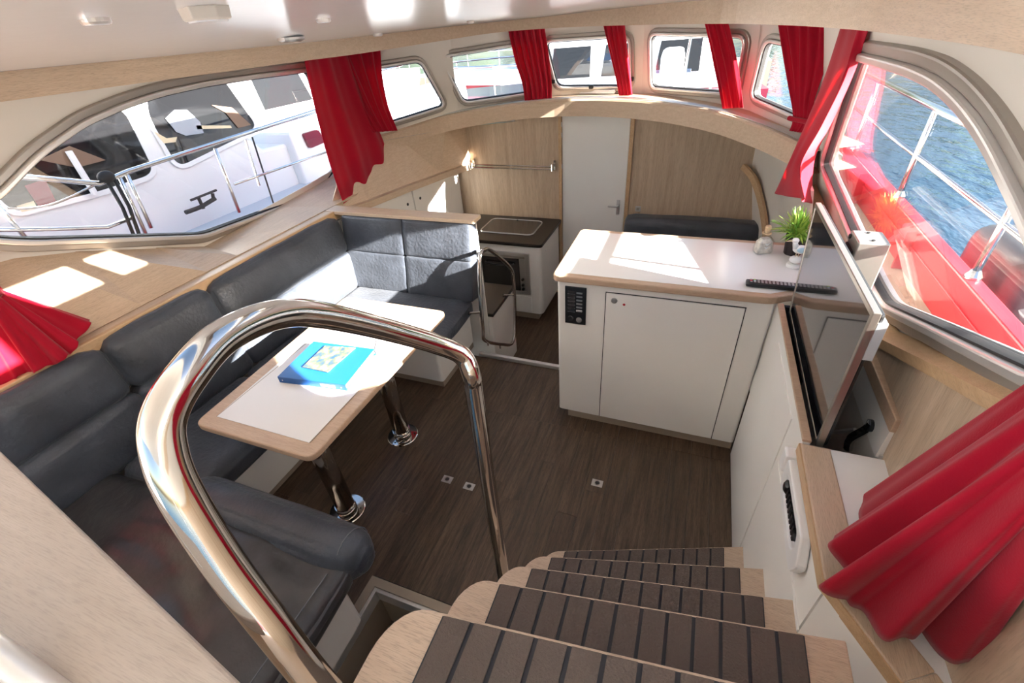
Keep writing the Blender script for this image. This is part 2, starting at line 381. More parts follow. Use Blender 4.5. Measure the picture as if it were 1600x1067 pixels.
port_glass = [pw(*p) for p in ((-75, 352), (-40, 330), (0, 305), (60, 243), (130, 194), (195, 166), (250, 148), (320, 133), (400, 121), (480, 111), (528, 258), (492, 300), (314, 365), (40, 373), (-30, 368))]
stb_glass = [sw(*p) for p in ((1346, 90), (1400, 104), (1440, 116), (1480, 134), (1520, 167), (1560, 217), (1600, 292), (1640, 372), (1668, 470), (1668, 596), (1600, 566), (1469, 507), (1392, 474), (1371, 437), (1292, 256))]
wp, port_out = add_window(1, port_glass, PN, 'large port side window with arched top in grey aluminium frame', 0.06, 0.055)
ws, stb_out = add_window(2, stb_glass, SN, 'large starboard side window with arched top overlooking the red side deck', 0.06, 0.055)
def side_wall(name, f, hole, nrm, label):
    lo = 0.6
    outer = [f(-0.9, lo), f(3.05, lo), f(3.05, ZT), f(-0.9, ZT)]
    mb = plate(outer, [hole], -V(nrm), 0.05); o = mb.obj(name, 'cream'); return struct(o, label)
side_wall('wall_port', pwall, port_out, PN, 'cream port cabin wall around the side window')
side_wall('wall_starboard', swall, stb_out, SN, 'cream starboard cabin wall around the side window')

B = [V(p) for p in ((-2.387, 3.154, 1.28), (-1.926, 3.711, 1.35), (-1.30, 4.024, 1.39), (-0.481, 4.027, 1.39), (0.262, 3.479, 1.34), (0.576, 3.003, 1.28))]
def nin(a, b):
    d = b-a; n = V((d.y, -d.x, 0)).normalized()
    return n if n.dot(V((-0.95, 2.5, 0))-a) > 0 else -n
LEAN = 0.12
NI = [nin(B[i], B[i+1]) for i in range(5)]
def corner(i, z):
    if i == 0: n = NI[0]
    elif i == 5: n = NI[4]
    else:
        n = (NI[i-1]+NI[i]); n = n/(n.dot(NI[i]))
    return B[i]+(n*LEAN+V((0, 0, 1)))*(z-B[i].z)
FW = [((545, 114), (655, 96), (693, 164), (590, 196)), ((690, 90), (838, 66), (844, 141), (725, 158)), ((854, 65), (982, 57), (984, 133), (872, 134)),
      ((1020, 54), (1166, 58), (1150, 144), (1021, 135)), ((1201, 64), (1299, 84), (1264, 186), (1179, 150))]
FL = ['small forward quarter window beside the port curtains', 'forward window left of the narrow middle curtain pair', 'middle forward window with black latches and a red boat outside',
      'forward window looking onto the white foredeck and maroon hull', 'forward quarter window behind the starboard tied curtain']
wall_front = None
for i in range(5):
    n = (NI[i]-V((0, 0, LEAN))).normalized(); gl = [on(x, y, B[i], n) for x, y in FW[i]]
    p, o2 = add_window(3+i, gl, n, FL[i], 0.05, 0.042)
    outer = [corner(i, B[i].z-0.13), corner(i+1, B[i+1].z-0.13), corner(i+1, ZT), corner(i, ZT)]
    outer = [q_-n*((q_-B[i]).dot(n)) for q_ in outer]
    mb = plate(outer, [o2], -n, 0.04); o = mb.obj('wall_front' if wall_front is None else 'wall_panel', 'cream')
    if wall_front is None: wall_front = struct(o, 'cream faceted front wall holding five windscreen windows')
    else: adopt(o, wall_front)
# corner fillers between side walls and front wall
for s, (bi, f) in enumerate(((0, pwall), (5, swall))):
    q = [f(2.95, 1.0), V((B[bi].x, B[bi].y, 1.0)), corner(bi, ZT), f(2.95, ZT)]
    adopt(MB().prism(q, (0, 0.03, 0)).obj('wall_corner', 'cream'), wall_front)

# ------------------------------------------------------------------ valance beam and ceiling
BEAM = [(-2.43, -0.6, 1.80, 1.892), (-2.43, 0.6, 1.80, 1.892), (-2.43, 1.2, 1.80, 1.892), (-2.43, 1.8, 1.80, 1.893), (-2.43, 2.3, 1.8005, 1.893), (-2.38, 2.6, 1.803, 1.893), (-2.2, 2.95, 1.8085, 1.899), (-1.8, 3.25, 1.834, 1.909),
        (-1.4, 3.4, 1.856, 1.915), (-0.95, 3.45, 1.853, 1.920), (-0.45, 3.32, 1.837, 1.928), (0.0, 3.1, 1.818, 1.925), (0.3, 2.75, 1.801, 1.915), (0.46, 2.3, 1.7905, 1.905), (0.47, 1.8, 1.7955, 1.90), (0.47, 1.3, 1.7995, 1.90), (0.47, 0.9, 1.797, 1.90), (0.47, -0.6, 1.797, 1.90)]
def pull(a, b, c):
    k = 0.972 if a < -2.0 else (0.86 if a > 0.25 else (0.93 if a > -0.1 else 0.985))
    return V((a*k, b*k, 1.9+(c-1.9)*k))
lo = smooth_path([pull(a, b, c) for a, b, c, d in BEAM], 5); hi = smooth_path([pull(a, b, d) for a, b, c, d in BEAM], 5)
def plan_normals(path):
    out = []
    for i, p in enumerate(path):
        t = path[min(i+1, len(path)-1)]-path[max(i-1, 0)]; n = V((t.y, -t.x, 0)).normalized(); out.append(n)   # points into the cabin
    return out
pn_ = plan_normals(lo)
mb = MB(); mb.grid([lo, hi, [p-n*0.025 for p, n in zip(hi, pn_)], [p-n*0.025 for p, n in zip(lo, pn_)], lo])
beam = mb.obj('trim_1', 'oak_y', smooth=False); struct(beam, 'light oak valance board running round the cabin under the ceiling')
mb = MB(); mb.grid([[p-n*0.02+V((0, 0, 0.012)) for p, n in zip(lo, pn_)], [p-n*0.16+V((0, 0, 0.02)) for p, n in zip(lo, pn_)]])
mb.obj('valance_soffit', 'cream', beam, solid=0.006)

def zc(x, y): return 1.886+0.125*(1-((x+0.98)/1.40)**2)

def beam_y(x):
    best = None
    for a, b in zip(hi, hi[1:]):
        if a.y < 1.9 and b.y < 1.9: continue
        if min(a.x, b.x)-1e-6 <= x <= max(a.x, b.x)+1e-6 and abs(b.x-a.x) > 1e-6:
            t = (x-a.x)/(b.x-a.x); q = a+(b-a)*t
            if best is None or q.y > best[0]: best = (q.y, q.z)
    return best or (2.1, 1.895)
xs = [-2.355, -2.34, -2.25, -2.1, -1.9, -1.7, -1.5, -1.3, -1.1, -0.9, -0.65, -0.46, -0.33, -0.20, -0.08, 0.05, 0.14, 0.24, 0.32, 0.385, 0.402]
ys = [0.36, 0.47, 0.735, 0.80, 0.95, 1.3]
def shear(x): return 0.11*max(-0.255, min(0.255, x+0.205))
def ceil_z(x, y):
    ym, zb = beam_y(x); k = max(0.0, min(1.0, (y-0.3)/(ym-0.3)))
    return zb+(zc(x, y)-zb)*(1-k**2.2)
def ceil_rows():
    rows = []
    for y in ys: rows.append([V((x, y+(shear(x) if 0.4 < y < 1.2 else 0), ceil_z(x, y))) for x in xs])
    for k in range(1, 13):
        rows.append([V((x, 1.3+(beam_y(x)[0]-1.3)*k/12, ceil_z(x, 1.3+(beam_y(x)[0]-1.3)*k/12))) for x in xs])
    return rows
rows = ceil_rows(); mb = MB(); n = len(xs)
vs = [p for r in rows for p in r]; fs = []
for i in range(len(rows)-1):
    for j in range(n-1):
        hole = xs[j] >= -0.461 and xs[j+1] <= 0.051 and i in (1, 3)
        if not hole: fs.append((i*n+j, i*n+j+1, (i+1)*n+j+1, (i+1)*n+j))
mb.add(vs, fs); ceil = mb.obj('ceiling', 'ceiling', smooth=True); struct(ceil, 'glossy white cambered cabin ceiling')
md = ceil.modifiers.new('thickness', 'SOLIDIFY'); md.thickness = 0.03; md.offset = -1 if ceil.data.polygons[0].normal.z > 0 else 1
md.offset = 1 if ceil.data.polygons[0].normal.z > 0 else -1
zk = ceil_z(-0.2, 0.80)
for i, (a, b) in enumerate(((0.47, 0.735), (0.80, 0.95))):
    q = [V((x_, y_+shear(x_), zk+0.035)) for x_, y_ in ((-0.46, a), (0.05, a), (0.05, b), (-0.46, b))]
    qi = round_path(q, 0.03, 4); qo = offset_poly(qi, (0, 0, 1), 0.03)
    p = MB().prism(qi, (0, 0, 0.006)).obj('window_%d' % (8+i), 'pane'); struct(p, ['aft pane of the roof skylight', 'forward pane of the roof skylight'][i])
    band(qi, qo, (0, 0, 1), -0.02, 0.012).obj('skylight_frame', 'alu', p)
rf = MB()
rq = [pwall(0.36, 2.035), pwall(2.95, 2.035)]+[corner(i, 2.035) for i in range(6)]+[swall(2.95, 2.035), swall(0.36, 2.035)]
rq = [V((p.x+(-0.05 if p.x < -0.95 else 0.05), p.y+(0.06 if p.y > 1 else 0), 2.035)) for p in rq]
plate(rq, [[V((-0.52, 0.39, 2.035)), V((0.11, 0.39, 2.035)), V((0.11, 1.03, 2.035)), V((-0.52, 1.03, 2.035))]], (0, 0, 1), 0.03).obj('roof', 'boat_white', ceil)
# skylight surround under the ceiling
o = MB()
for a, b, c, d in ((-0.52, 0.11, 0.375, 0.40), (-0.52, 0.11, 1.01, 1.04), (-0.52, -0.49, 0.40, 1.01), (0.08, 0.11, 0.40, 1.01)): o.box(a, b, c, d, zk-0.014, zk+0.012)
o.obj('skylight_surround', 'alu_light', ceil, bevel=0.004)

# ------------------------------------------------------------------ front sill fascia
FAS = [(-2.40, 3.05, 1.255), (-2.26, 3.27, 1.275), (-1.95, 3.58, 1.33), (-1.46, 3.77, 1.372), (-0.95, 3.79, 1.39), (-0.44, 3.64, 1.388), (-0.01, 3.42, 1.36), (0.28, 3.2, 1.31), (0.457, 3.0, 1.27), (0.56, 2.85, 1.245)]
ft = smooth_path([V(p) for p in FAS], 6); fn = plan_normals(ft); mb = MB()
drop = 0.118
mb.grid([[p-n*0.30 for p, n in zip(ft, fn)], [p-n*0.012 for p, n in zip(ft, fn)], [p-V((0, 0, 0.012)) for p in ft], [p-V((0, 0, drop)) for p in ft], [p-n*0.02-V((0, 0, drop)) for p, n in zip(ft, fn)], [p-n*0.30-V((0, 0, drop)) for p, n in zip(ft, fn)]])
sill = mb.obj('trim_2', 'oak_x'); struct(sill, 'curved oak sill board under the front windows')
MB().grid([[p-n*0.035+V((0, 0, 0.004)) for p, n in zip(ft, fn)], [p-n*0.10+V((0, 0, 0.004)) for p, n in zip(ft, fn)]]).obj('sill_plate', 'brushed', sill, solid=0.004)

# ------------------------------------------------------------------ floors
FZ = -0.38
fl = MB().add([(-2.7, 0.668, -0.03), (0.7, 0.668, -0.03), (0.7, 2.24, -0.03), (-2.7, 2.24, -0.03), (-2.7, -0.9, -0.03), (-1.046, -0.9, -0.03), (-1.046, 0.668, -0.03), (-0.44, 0.668, -0.03), (-0.44, -0.9, -0.03), (0.7, -0.9, -0.03)],
              [(0, 1, 2, 3), (4, 5, 6, 0), (7, 8, 9, 1)]).obj('floor', 'floor_wood', solid=0.02); struct(fl, 'dark brown wooden saloon floor')
def plank(parent, x0, x1, y0, y1, z):
    g = 0.0005
    return MB().box(x0+g, x1-g, y0+g, y1-g, z-0.014, z+random.uniform(-0.0002, 0.0002)).obj('plank', 'floor_wood', parent)
WP = 0.095; x = -1.80
while x < 0.40:
    x1 = min(x+WP, 0.402); y0 = 0.05
    if x1 > -1.04 and x < -0.45: y0 = 0.672
    cuts = [y0]; y = y0+random.uniform(0.5, 1.5)
    while y < 1.60: cuts.append(y); y += random.uniform(0.9, 1.4)
    cuts += [1.753, 2.235]
    for a, b in zip(cuts, cuts[1:]): plank(fl, x, x1, a, b, 0.0)
    x = x1 if x1 >= 0.402 else x+WP
lf = MB().box(-2.6, 0.6, 2.24, 3.95, FZ-0.05, FZ-0.016).obj('floor_lower', 'floor_wood'); struct(lf, 'lower galley floor of dark planks beyond the step')
x = -1.25
while x < 0.1:
    c = random.uniform(2.75, 3.5)
    plank(lf, x, x+WP, 2.26, c, FZ); plank(lf, x, x+WP, c, 3.9, FZ); x += WP
# step down: riser, nosing, middle step
st = MB().box(-1.24, -0.50, 2.235, 2.262, 0.004, 0.028).obj('trim_3', 'alu_light', bevel=0.006); struct(st, 'white metal nosing at the step down to the galley')
MB().box(-1.24, -0.50, 2.25, 2.27, FZ, 0.0).obj('riser', 'white_lam', st)
MB().box(-1.24, -0.50, 2.27, 2.44, -0.21, -0.19).obj('step', 'floor_wood', st)
MB().box(-1.24, -0.50, 2.42, 2.44, FZ, -0.21).obj('riser', 'white_lam', st)
# ring pulls
for (x, y, a) in ((-0.966, 1.219, 0.03), (-0.838, 1.214, -0.02), (-0.229, 1.427, 0.0)):
    e = MB().box(x-0.027, x+0.027, y-0.020, y+0.020, 0.0, 0.0025).obj('floor_ring_pull', 'brushed', fl)
    t = MB(); t.tube([(x+0.013*math.cos(k*math.pi/8), y+0.013*math.sin(k*math.pi/8), 0.004) for k in range(16)], 0.0022, 6, closed=True); t.obj('ring', 'steel', e)
    MB().lathe([(0.0105, 0.0), (0.0105, 0.0030)], (x, y, 0.0002), 14).obj('recess', 'rubber', e)
# open floor well beside the stairs
well = thing('floor_well', 'open rectangular floor storage well with white metal rim beside stairs', 'floor hatch', (-0.74, 0.3, 0.0))
X0, X1, Y0, Y1 = -1.045, -0.44, -0.6, 0.668
MB().box(X0, X0+0.035, Y0, Y1, -0.015, 0.004).box(X0+0.035, X1, Y1-0.035, Y1, -0.015, 0.004).obj('wood_rim', 'toe', well)
MB().box(X0+0.035, X0+0.05, Y0, Y1-0.035, -0.075, -0.004).box(X0+0.05, X1, Y1-0.05, Y1-0.035, -0.075, -0.004).obj('metal_rim', 'alu_light', well, bevel=0.002)
MB().box(X0+0.03, X0+0.034, Y0, Y1-0.03, -0.32, -0.015).box(X0+0.034, X1, Y1-0.034, Y1-0.03, -0.32, -0.015).box(X1-0.004, X1, Y0, Y1-0.034, -0.32, -0.015).obj('lining', 'toe', well)
MB().box(X0+0.03, X1, Y0, Y1-0.03, -0.34, -0.32).obj('well_floor', 'floor_wood', well)
MB().box(X0+0.19, X0+0.20, Y0, Y1-0.034, -0.32, -0.16).obj('divider', 'toe', well)

# ------------------------------------------------------------------ forward bulkhead, door, galley walls
BY = 3.9
bk = MB()
bk.box(-1.5, -1.085, BY, BY+0.03, FZ, 1.36); wf = bk.obj('wall_bulkhead', 'bulk_oak'); struct(wf, 'light oak bulkhead with vertical grain behind the galley')
MB().box(-2.35, -1.5, BY, BY+0.03, FZ, 1.225).obj('bulkhead_panel', 'bulk_oak', wf)
MB().box(-0.50, -0.31, BY, BY+0.03, FZ, 1.36).obj('bulkhead_panel', 'bulk_oak', wf)
MB().box(-0.31, 0.75, BY, BY+0.03, FZ, 1.225).obj('bulkhead_panel', 'bulk_oak', wf)
for x0, x1 in ((-1.112, -1.085), (-0.530, -0.498)): MB().box(x0, x1, BY-0.022, BY+0.03, FZ, 1.30).obj('door_post', 'trim_oak', wf, bevel=0.003)
MB().box(-1.085, -0.53, BY, BY+0.03, 1.275, 1.36).obj('door_header', 'bulk_oak', wf)
dr = MB().box(-1.082, -0.533, BY-0.008, BY+0.022, FZ+0.01, 1.272).obj('door_1', 'white_lam', bevel=0.003); struct(dr, 'white cabin door with lever handle between oak posts')
hp = MB().box(-0.600, -0.572, BY-0.016, BY-0.008, 0.47, 0.60).obj('handle_plate', 'brushed', dr, bevel=0.004)
MB().tube(smooth_path([(-0.586, BY-0.016, 0.555), (-0.586, BY-0.055, 0.555), (-0.605, BY-0.06, 0.555), (-0.665, BY-0.06, 0.556)], 4), 0.007, 8).obj('lever', 'brushed', hp)
for z in (1.18, 1.10, 0.85): MB().cyl((-1.085, BY-0.016, z), (-1.085, BY-0.016, z+0.035), 0.006, 8).obj('hinge', 'brushed', dr)
sw_ = MB().box(-0.44, -0.395, BY-0.008, BY, 0.505, 0.55).obj('light_switch', 'brushed', bevel=0.002); tag(sw_, 'small square metal light switch on oak bulkhead by the door', 'switch')
MB().box(-0.429, -0.406, BY-0.011, BY-0.008, 0.516, 0.539).obj('rocker', 'alu', sw_)
# galley port wall: sloping oak lining, ledge strip, white cupboard fronts
def lerp(a, b, t): return a+(b-a)*t
lin = MB()
topl = [V((-2.42, 2.80, 1.21)), V((-2.41, 3.05, 1.20)), V((-2.27, 3.30, 1.20)), V((-2.02, 3.62, 1.24)), V((-1.975, BY, 1.27))]
botl = [V((-2.36, 2.40, 0.90)), V((-2.28, 2.75, 0.885)), V((-2.19, 3.15, 0.88)), V((-2.08, 3.55, 0.875)), V((-1.965, BY, 0.87))]
lin.grid([topl, botl]); gl_ = lin.obj('wall_galley', 'oak_y', solid=0.015); struct(gl_, 'sloping light oak wall lining above the galley cupboards')
led = MB(); out_ = [p+V((0.05, -0.012, 0)) for p in botl]
led.grid([[p+V((-0.02, 0, 0.012)) for p in botl], [p+V((0, 0, 0.012)) for p in out_], [p-V((0, 0, 0.035)) for p in out_], [p+V((-0.05, 0, -0.035)) for p in botl]])
led.obj('ledge', 'oak_y', gl_)
cb = thing('wall_cupboard', 'white double-door wall cupboard above the black galley worktop', 'cupboard', (-2.2, 3.1, 0.40))
A0, A1 = V((-2.33, 2.42, 0)), V((-2.10, BY-0.005, 0)); dirc = (A1-A0).normalized(); nc = V((dirc.y, -dirc.x, 0))
def cbox(t0, t1, z0, z1, o0, o1):
    Lc = (A1-A0).length; a = A0+dirc*Lc*t0; b = A0+dirc*Lc*t1
    return MB().hexa([a+nc*o0+V((0, 0, z0)), b+nc*o0+V((0, 0, z0)), b+nc*o1+V((0, 0, z0)), a+nc*o1+V((0, 0, z0))], [a+nc*o0+V((0, 0, z1)), b+nc*o0+V((0, 0, z1)), b+nc*o1+V((0, 0, z1)), a+nc*o1+V((0, 0, z1))])
cbox(0.0, 1.0, 0.40, 0.845, -0.15, 0.0).obj('carcass', 'white_lam', cb)
for t0, t1 in ((0.02, 0.535), (0.545, 0.985)):
    d_ = cbox(t0, t1, 0.41, 0.84, 0.0, 0.016).obj('cupboard_door', 'white_lam', cb, bevel=0.002)
    hpos = A0+dirc*(A1-A0).length*(t0+0.05 if t0 > 0.1 else t1-0.05)+V((0, 0, 0.735))+nc*0.016
    MB().lathe([(0.012, 0), (0.012, 0.002), (0.008, 0.003)], hpos, 14, nc).obj('finger_hole', 'rubber', d_)
# glass shelf rail on bulkhead
gs = thing('spice_shelf', 'narrow glass wall shelf with chrome rail brackets above the galley', 'shelf', (-1.54, BY, 0.86))
MB().box(-1.93, -1.14, BY-0.085, BY-0.005, 0.850, 0.856).obj('glass_plate', 'bottle_glass', gs)
for x in (-1.92, -1.15):
    MB().box(x-0.01, x+0.01, BY-0.02, BY, 0.835, 0.915).obj('bracket', 'chrome', gs, bevel=0.002)
    MB().cyl((x, BY-0.09, 0.846), (x, BY-0.09, 0.90), 0.008, 10).obj('post', 'chrome', gs)
for z in (0.885, 0.862): MB().cyl((-1.92, BY-0.09, z), (-1.15, BY-0.09, z), 0.005, 8).obj('rail', 'chrome', gs)

# ------------------------------------------------------------------ galley cabinet with oven
WZ = 0.40
wt = MB().prism(round_path([(-2.30, 3.885, WZ-0.03), (-1.09, 3.885, WZ-0.03), (-1.095, 3.285, WZ-0.03), (-2.30, 3.285, WZ-0.03)], 0.03, 4), (0, 0, 0.03)).obj('galley_worktop', 'black_top', bevel=0.006)
tag(wt, 'black galley worktop with inset lid against the oak bulkhead', 'worktop')
gc = thing('galley_cabinet', 'white galley base cabinet holding the built-in oven', 'cabinet', (-1.6, 3.6, FZ))
MB().prism(round_path([(-2.25, 3.88, FZ+0.09), (-1.11, 3.88, FZ+0.09), (-1.115, 3.31, FZ+0.09), (-2.25, 3.31, FZ+0.09)], 0.045, 5), (0, 0, WZ-0.031-(FZ+0.09))).obj('body', 'white_lam', gc)
MB().box(-2.25, -1.17, 3.36, 3.86, FZ, FZ+0.09).obj('toe_kick', 'toe', gc)
MB().box(-1.66, -1.214, 3.302, 3.311, -0.275, -0.118).obj('drawer_front', 'white_lam', gc, bevel=0.002)
MB().lathe([(0.008, 0), (0.008, 0.006)], (-1.108, 3.43, 0.29), 10, (1, 0, 0)).obj('screw_cap', 'plastic_white', gc)
ov = thing('oven', 'built-in oven with black glass door and steel frame in the galley', 'oven', (-1.44, 3.31, -0.09))
band([V((-1.665, 3.305, -0.06)), V((-1.255, 3.305, -0.06)), V((-1.255, 3.305, 0.275)), V((-1.665, 3.305, 0.275))], [V((-1.70, 3.305, -0.092)), V((-1.215, 3.305, -0.092)), V((-1.215, 3.305, 0.305)), V((-1.70, 3.305, 0.305))], (0, -1, 0), -0.006, 0.014).obj('frame', 'brushed', ov, bevel=0.003)
MB().box(-1.664, -1.31, 3.294, 3.306, -0.058, 0.25).obj('glass_door', 'oven_glass', ov, bevel=0.003)
MB().box(-1.664, -1.256, 3.294, 3.306, 0.252, 0.274).obj('vent_strip', 'alu', ov)
MB().box(-1.306, -1.256, 3.294, 3.306, -0.058, 0.25).obj('control_panel', 'brushed', ov)
for z in (0.06, 0.005, -0.035): MB().lathe([(0.014, 0), (0.014, 0.006), (0.010, 0.018)], (-1.281, 3.294, z), 14, (0, -1, 0)).obj('knob', 'black_plastic', ov)
MB().tube(smooth_path([(-1.62, 3.294, 0.20), (-1.61, 3.268, 0.20), (-1.49, 3.262, 0.195), (-1.37, 3.268, 0.20), (-1.36, 3.294, 0.20)], 4), 0.007, 8).obj('handle', 'black_plastic', ov)
# inset lid (hob cover) in the worktop
hq = round_path([V((-1.735, 3.79, WZ)), V((-1.235, 3.79, WZ)), V((-1.235, 3.46, WZ)), V((-1.735, 3.46, WZ))], 0.06, 6)
hb = MB().prism(hq, (0, 0, 0.004)).obj('hob_cover', 'oven_glass'); tag(hb, 'dark glass hob cover with silver rim set in the galley worktop', 'hob cover')
MB().tube([p+V((0, 0, 0.004)) for p in hq], 0.006, 6, closed=True).obj('rim', 'brushed', hb)
for y in (3.475, 3.775): MB().lathe([(0.008, 0), (0.008, 0.004)], (-1.485, y, WZ+0.004), 10).obj('stud', 'rubber', hb)
# second galley counter behind the sofa
c2 = thing('sink_counter', 'low galley counter with black top behind the sofa back', 'counter', (-1.7, 2.6, FZ))
MB().box(-2.3, -1.20, 2.424, 2.84, FZ, 0.215).obj('body', 'white_lam', c2, bevel=0.004)
MB().box(-2.3, -1.185, 2.422, 2.855, 0.215, 0.243).obj('worktop', 'black_top', c2, bevel=0.006)

# ------------------------------------------------------------------ port shelf, sloping oak lining under the window
crease = [V((-2.315, y, 0.953)) for y in (-0.9, 0.60, 0.80, 1.05, 1.40, 1.60, 2.05, 2.40, 2.80)]
wallpt = [pwall(-0.9, 1.30), pwall(0.60, 1.29), pw(20, 402), pw(110, 393), pw(240, 388), pw(318, 386), pw(430, 325), pw(480, 297), pwall(2.95, 1.05)]
po = MB().grid([[p-PN*0.0 for p in wallpt], crease]).obj('wall_lining_port', 'oak_y', solid=0.012); struct(po, 'sloping light oak lining below the port window')
MB().box(-2.33, -2.262, -0.9, 2.40, 0.93, 0.953).obj('shelf_ledge', 'oak_y', po)
MB().box(-2.262, -2.235, -0.9, 2.38, 0.90, 0.957).obj('shelf_nose', 'trim_oak', po, bevel=0.006)
# pale aluminium step between lining and window frame
MB().grid([[p+PN*0.004+V((0, 0, 0.035)) for p in wallpt], [p+PN*0.012 for p in wallpt]]).obj('window_ledge', 'cream', po, solid=0.008)

# ------------------------------------------------------------------ sofa
so_ = thing('corner_sofa', 'dark grey leather U-shaped sofa built in along the port side', 'sofa', (-1.9, 1.2, 0.0))
MB().box(-2.24, -1.773, 0.05, 1.855, 0.055, 0.34).obj('base', 'white_lam', so_, bevel=0.004)
MB().box(-2.24, -1.800, 0.05, 1.90, 0.0, 0.055).obj('toe_kick', 'toe', so_)
MB().prism(round_path([(-2.24, 1.855, 0.055), (-2.24, 2.33, 0.055), (-1.315, 2.33, 0.055), (-1.315, 1.855, 0.055)], 0.02, 3), (0, 0, 0.28)).obj('base', 'white_lam', so_)
MB().box(-2.24, -1.325, 1.87, 2.33, 0.0, 0.055).obj('toe_kick', 'toe', so_)
MB().prism(round_path([(-2.24, -0.3, 0.10), (-2.24, 0.49, 0.10), (-0.93, 0.49, 0.10), (-0.93, -0.3, 0.10)], 0.03, 3), (0, 0, 0.26)).obj('base', 'white_lam', so_)
# seats
cushion('seat_cushion', (-2.16, -1.69, 0.54, 1.22, 0.33, 0.455), 'leather', so_, r=0.045, puff=0.012, nz=0.004, n=16, seed=1)
cushion('seat_cushion', (-2.16, -1.69, 1.22, 1.84, 0.33, 0.455), 'leather', so_, r=0.045, puff=0.012, nz=0.004, n=16, seed=2)
cushion('seat_cushion', (-2.16, -1.245, 1.80, 2.28, 0.33, 0.452), 'leather', so_, r=0.04, puff=0.008, nz=0.004, n=18, seed=3)
sc_ = MB(); vs, fs = rbox(-2.18, -0.885, -0.35, 0.53, 0.35, 0.47, r=0.05, puff=0.015, n=46)
def wrinkle(p):
    if p.z < 0.42: return p
    a = p.x*0.55+p.y*1.0; k = noise.noise(V((p.x*2.0-p.y*1.5, (p.y+0.55*p.x)*9.0, 0.3))); k2 = noise.noise(V((p.x*5, p.y*16, 2.2)))
    mask = max(0, 1-((p.x+1.45)/0.75)**2)
    return p+V((0, 0, (0.024*k+0.009*k2)*mask))
sc_.add([wrinkle(p) for p in vs], fs); sc_.obj('seat_cushion', 'leather_seat', so_, smooth=True)
cushion('front_roll', (-1.72, -0.862, 0.475, 0.645, 0.335, 0.520), 'leather', so_, r=0.082, puff=0.006, nz=0.004, n=22, seed=5)
MB().tube([(-0.925, 0.478+0.085-0.086*math.cos(t), 0.4275+0.094*math.sin(t)) for t in [k*math.pi/9 for k in range(10)]], 0.0025, 5).obj('stitching', 'stitch', so_)
MB().tube([(-0.935, -0.25, 0.474), (-0.935, 0.1, 0.476), (-0.935, 0.46, 0.472)], 0.002, 5).obj('stitching', 'stitch', so_)
# port backrest: upper and lower rolls, three lengths, leaning back
RY = Matrix.Rotation(math.radians(-7), 3, 'Y'); RXm = Matrix.Rotation(math.radians(-11.3), 3, 'X')
for k, (y0, y1) in enumerate(((-0.30, 0.78), (0.78, 1.30), (1.30, 2.31))):
    cushion('back_cushion', (-2.292, -2.168, y0+0.002, y1-0.002, 0.682, 0.935), 'leather', so_, r=0.05, puff=0.010, nz=0.004, n=16, seed=7+k, rot=RY)
    cushion('back_cushion', (-2.268, -2.138, y0+0.002, y1-0.002, 0.435, 0.694), 'leather', so_, r=0.035, puff=0.014, nz=0.004, n=16, seed=17+k, rot=RY)
# forward backrest facing aft: two by two pads
for k, (x0, x1) in enumerate(((-2.19, -1.71), (-1.71, -1.225))):
    cushion('back_cushion', (x0+0.001, x1-0.001, 2.298, 2.398, 0.690, 0.930), 'leather', so_, r=0.016, puff=0.005, nz=0.004, n=20, seed=27+k, rot=RXm)
    cushion('back_cushion', (x0+0.001, x1-0.001, 2.246, 2.352, 0.435, 0.696), 'leather', so_, r=0.010, puff=0.006, nz=0.004, n=20, seed=37+k, rot=RXm)
MB().box(-2.24, -1.225, 2.405, 2.418, 0.06, 0.93).obj('back_board', 'white_lam', so_)
MB().prism(round_path([(-2.31, 2.325, 0.935), (-2.31, 2.435, 0.935), (-1.195, 2.435, 0.935), (-1.195, 2.325, 0.935)], 0.012, 3), (0, 0, 0.024)).obj('top_board', 'oak_x', so_, bevel=0.004)
# aft backrest, mostly below the foreground ledge
cushion('back_cushion', (-2.16, -0.93, -0.42, -0.32, 0.44, 0.95), 'leather', so_, r=0.04, puff=0.01, n=8)

# ------------------------------------------------------------------ table
tb = thing('saloon_table', 'saloon table with white top, oak border and two steel columns', 'table', (-1.36, 1.19, 0.0))
TZ = 0.72
tq = [V((-1.685, 0.69, TZ-0.028)), V((-1.100, 0.69, TZ-0.028)), V((-1.090, 1.695, TZ-0.028)), V((-1.735, 1.70, TZ-0.028))]
to = round_path(tq, 0.045, 6); ti = [V((-1.625, 0.748, TZ)), V((-1.158, 0.748, TZ)), V((-1.150, 1.637, TZ)), V((-1.668, 1.640, TZ))]
MB().prism(to, (0, 0, 0.0275)).obj('table_edge', 'edge_oak', tb, bevel=0.005)
MB().prism(ti, (0, 0, 0.0012)).obj('table_inlay', 'white_gloss', tb)
for a, b in ((ti[0], ti[3]), (ti[1], ti[2])): MB().box(a.x-0.0, a.x+0.003, a.y, b.y, TZ, TZ+0.0018).obj('seam', 'toe', tb)
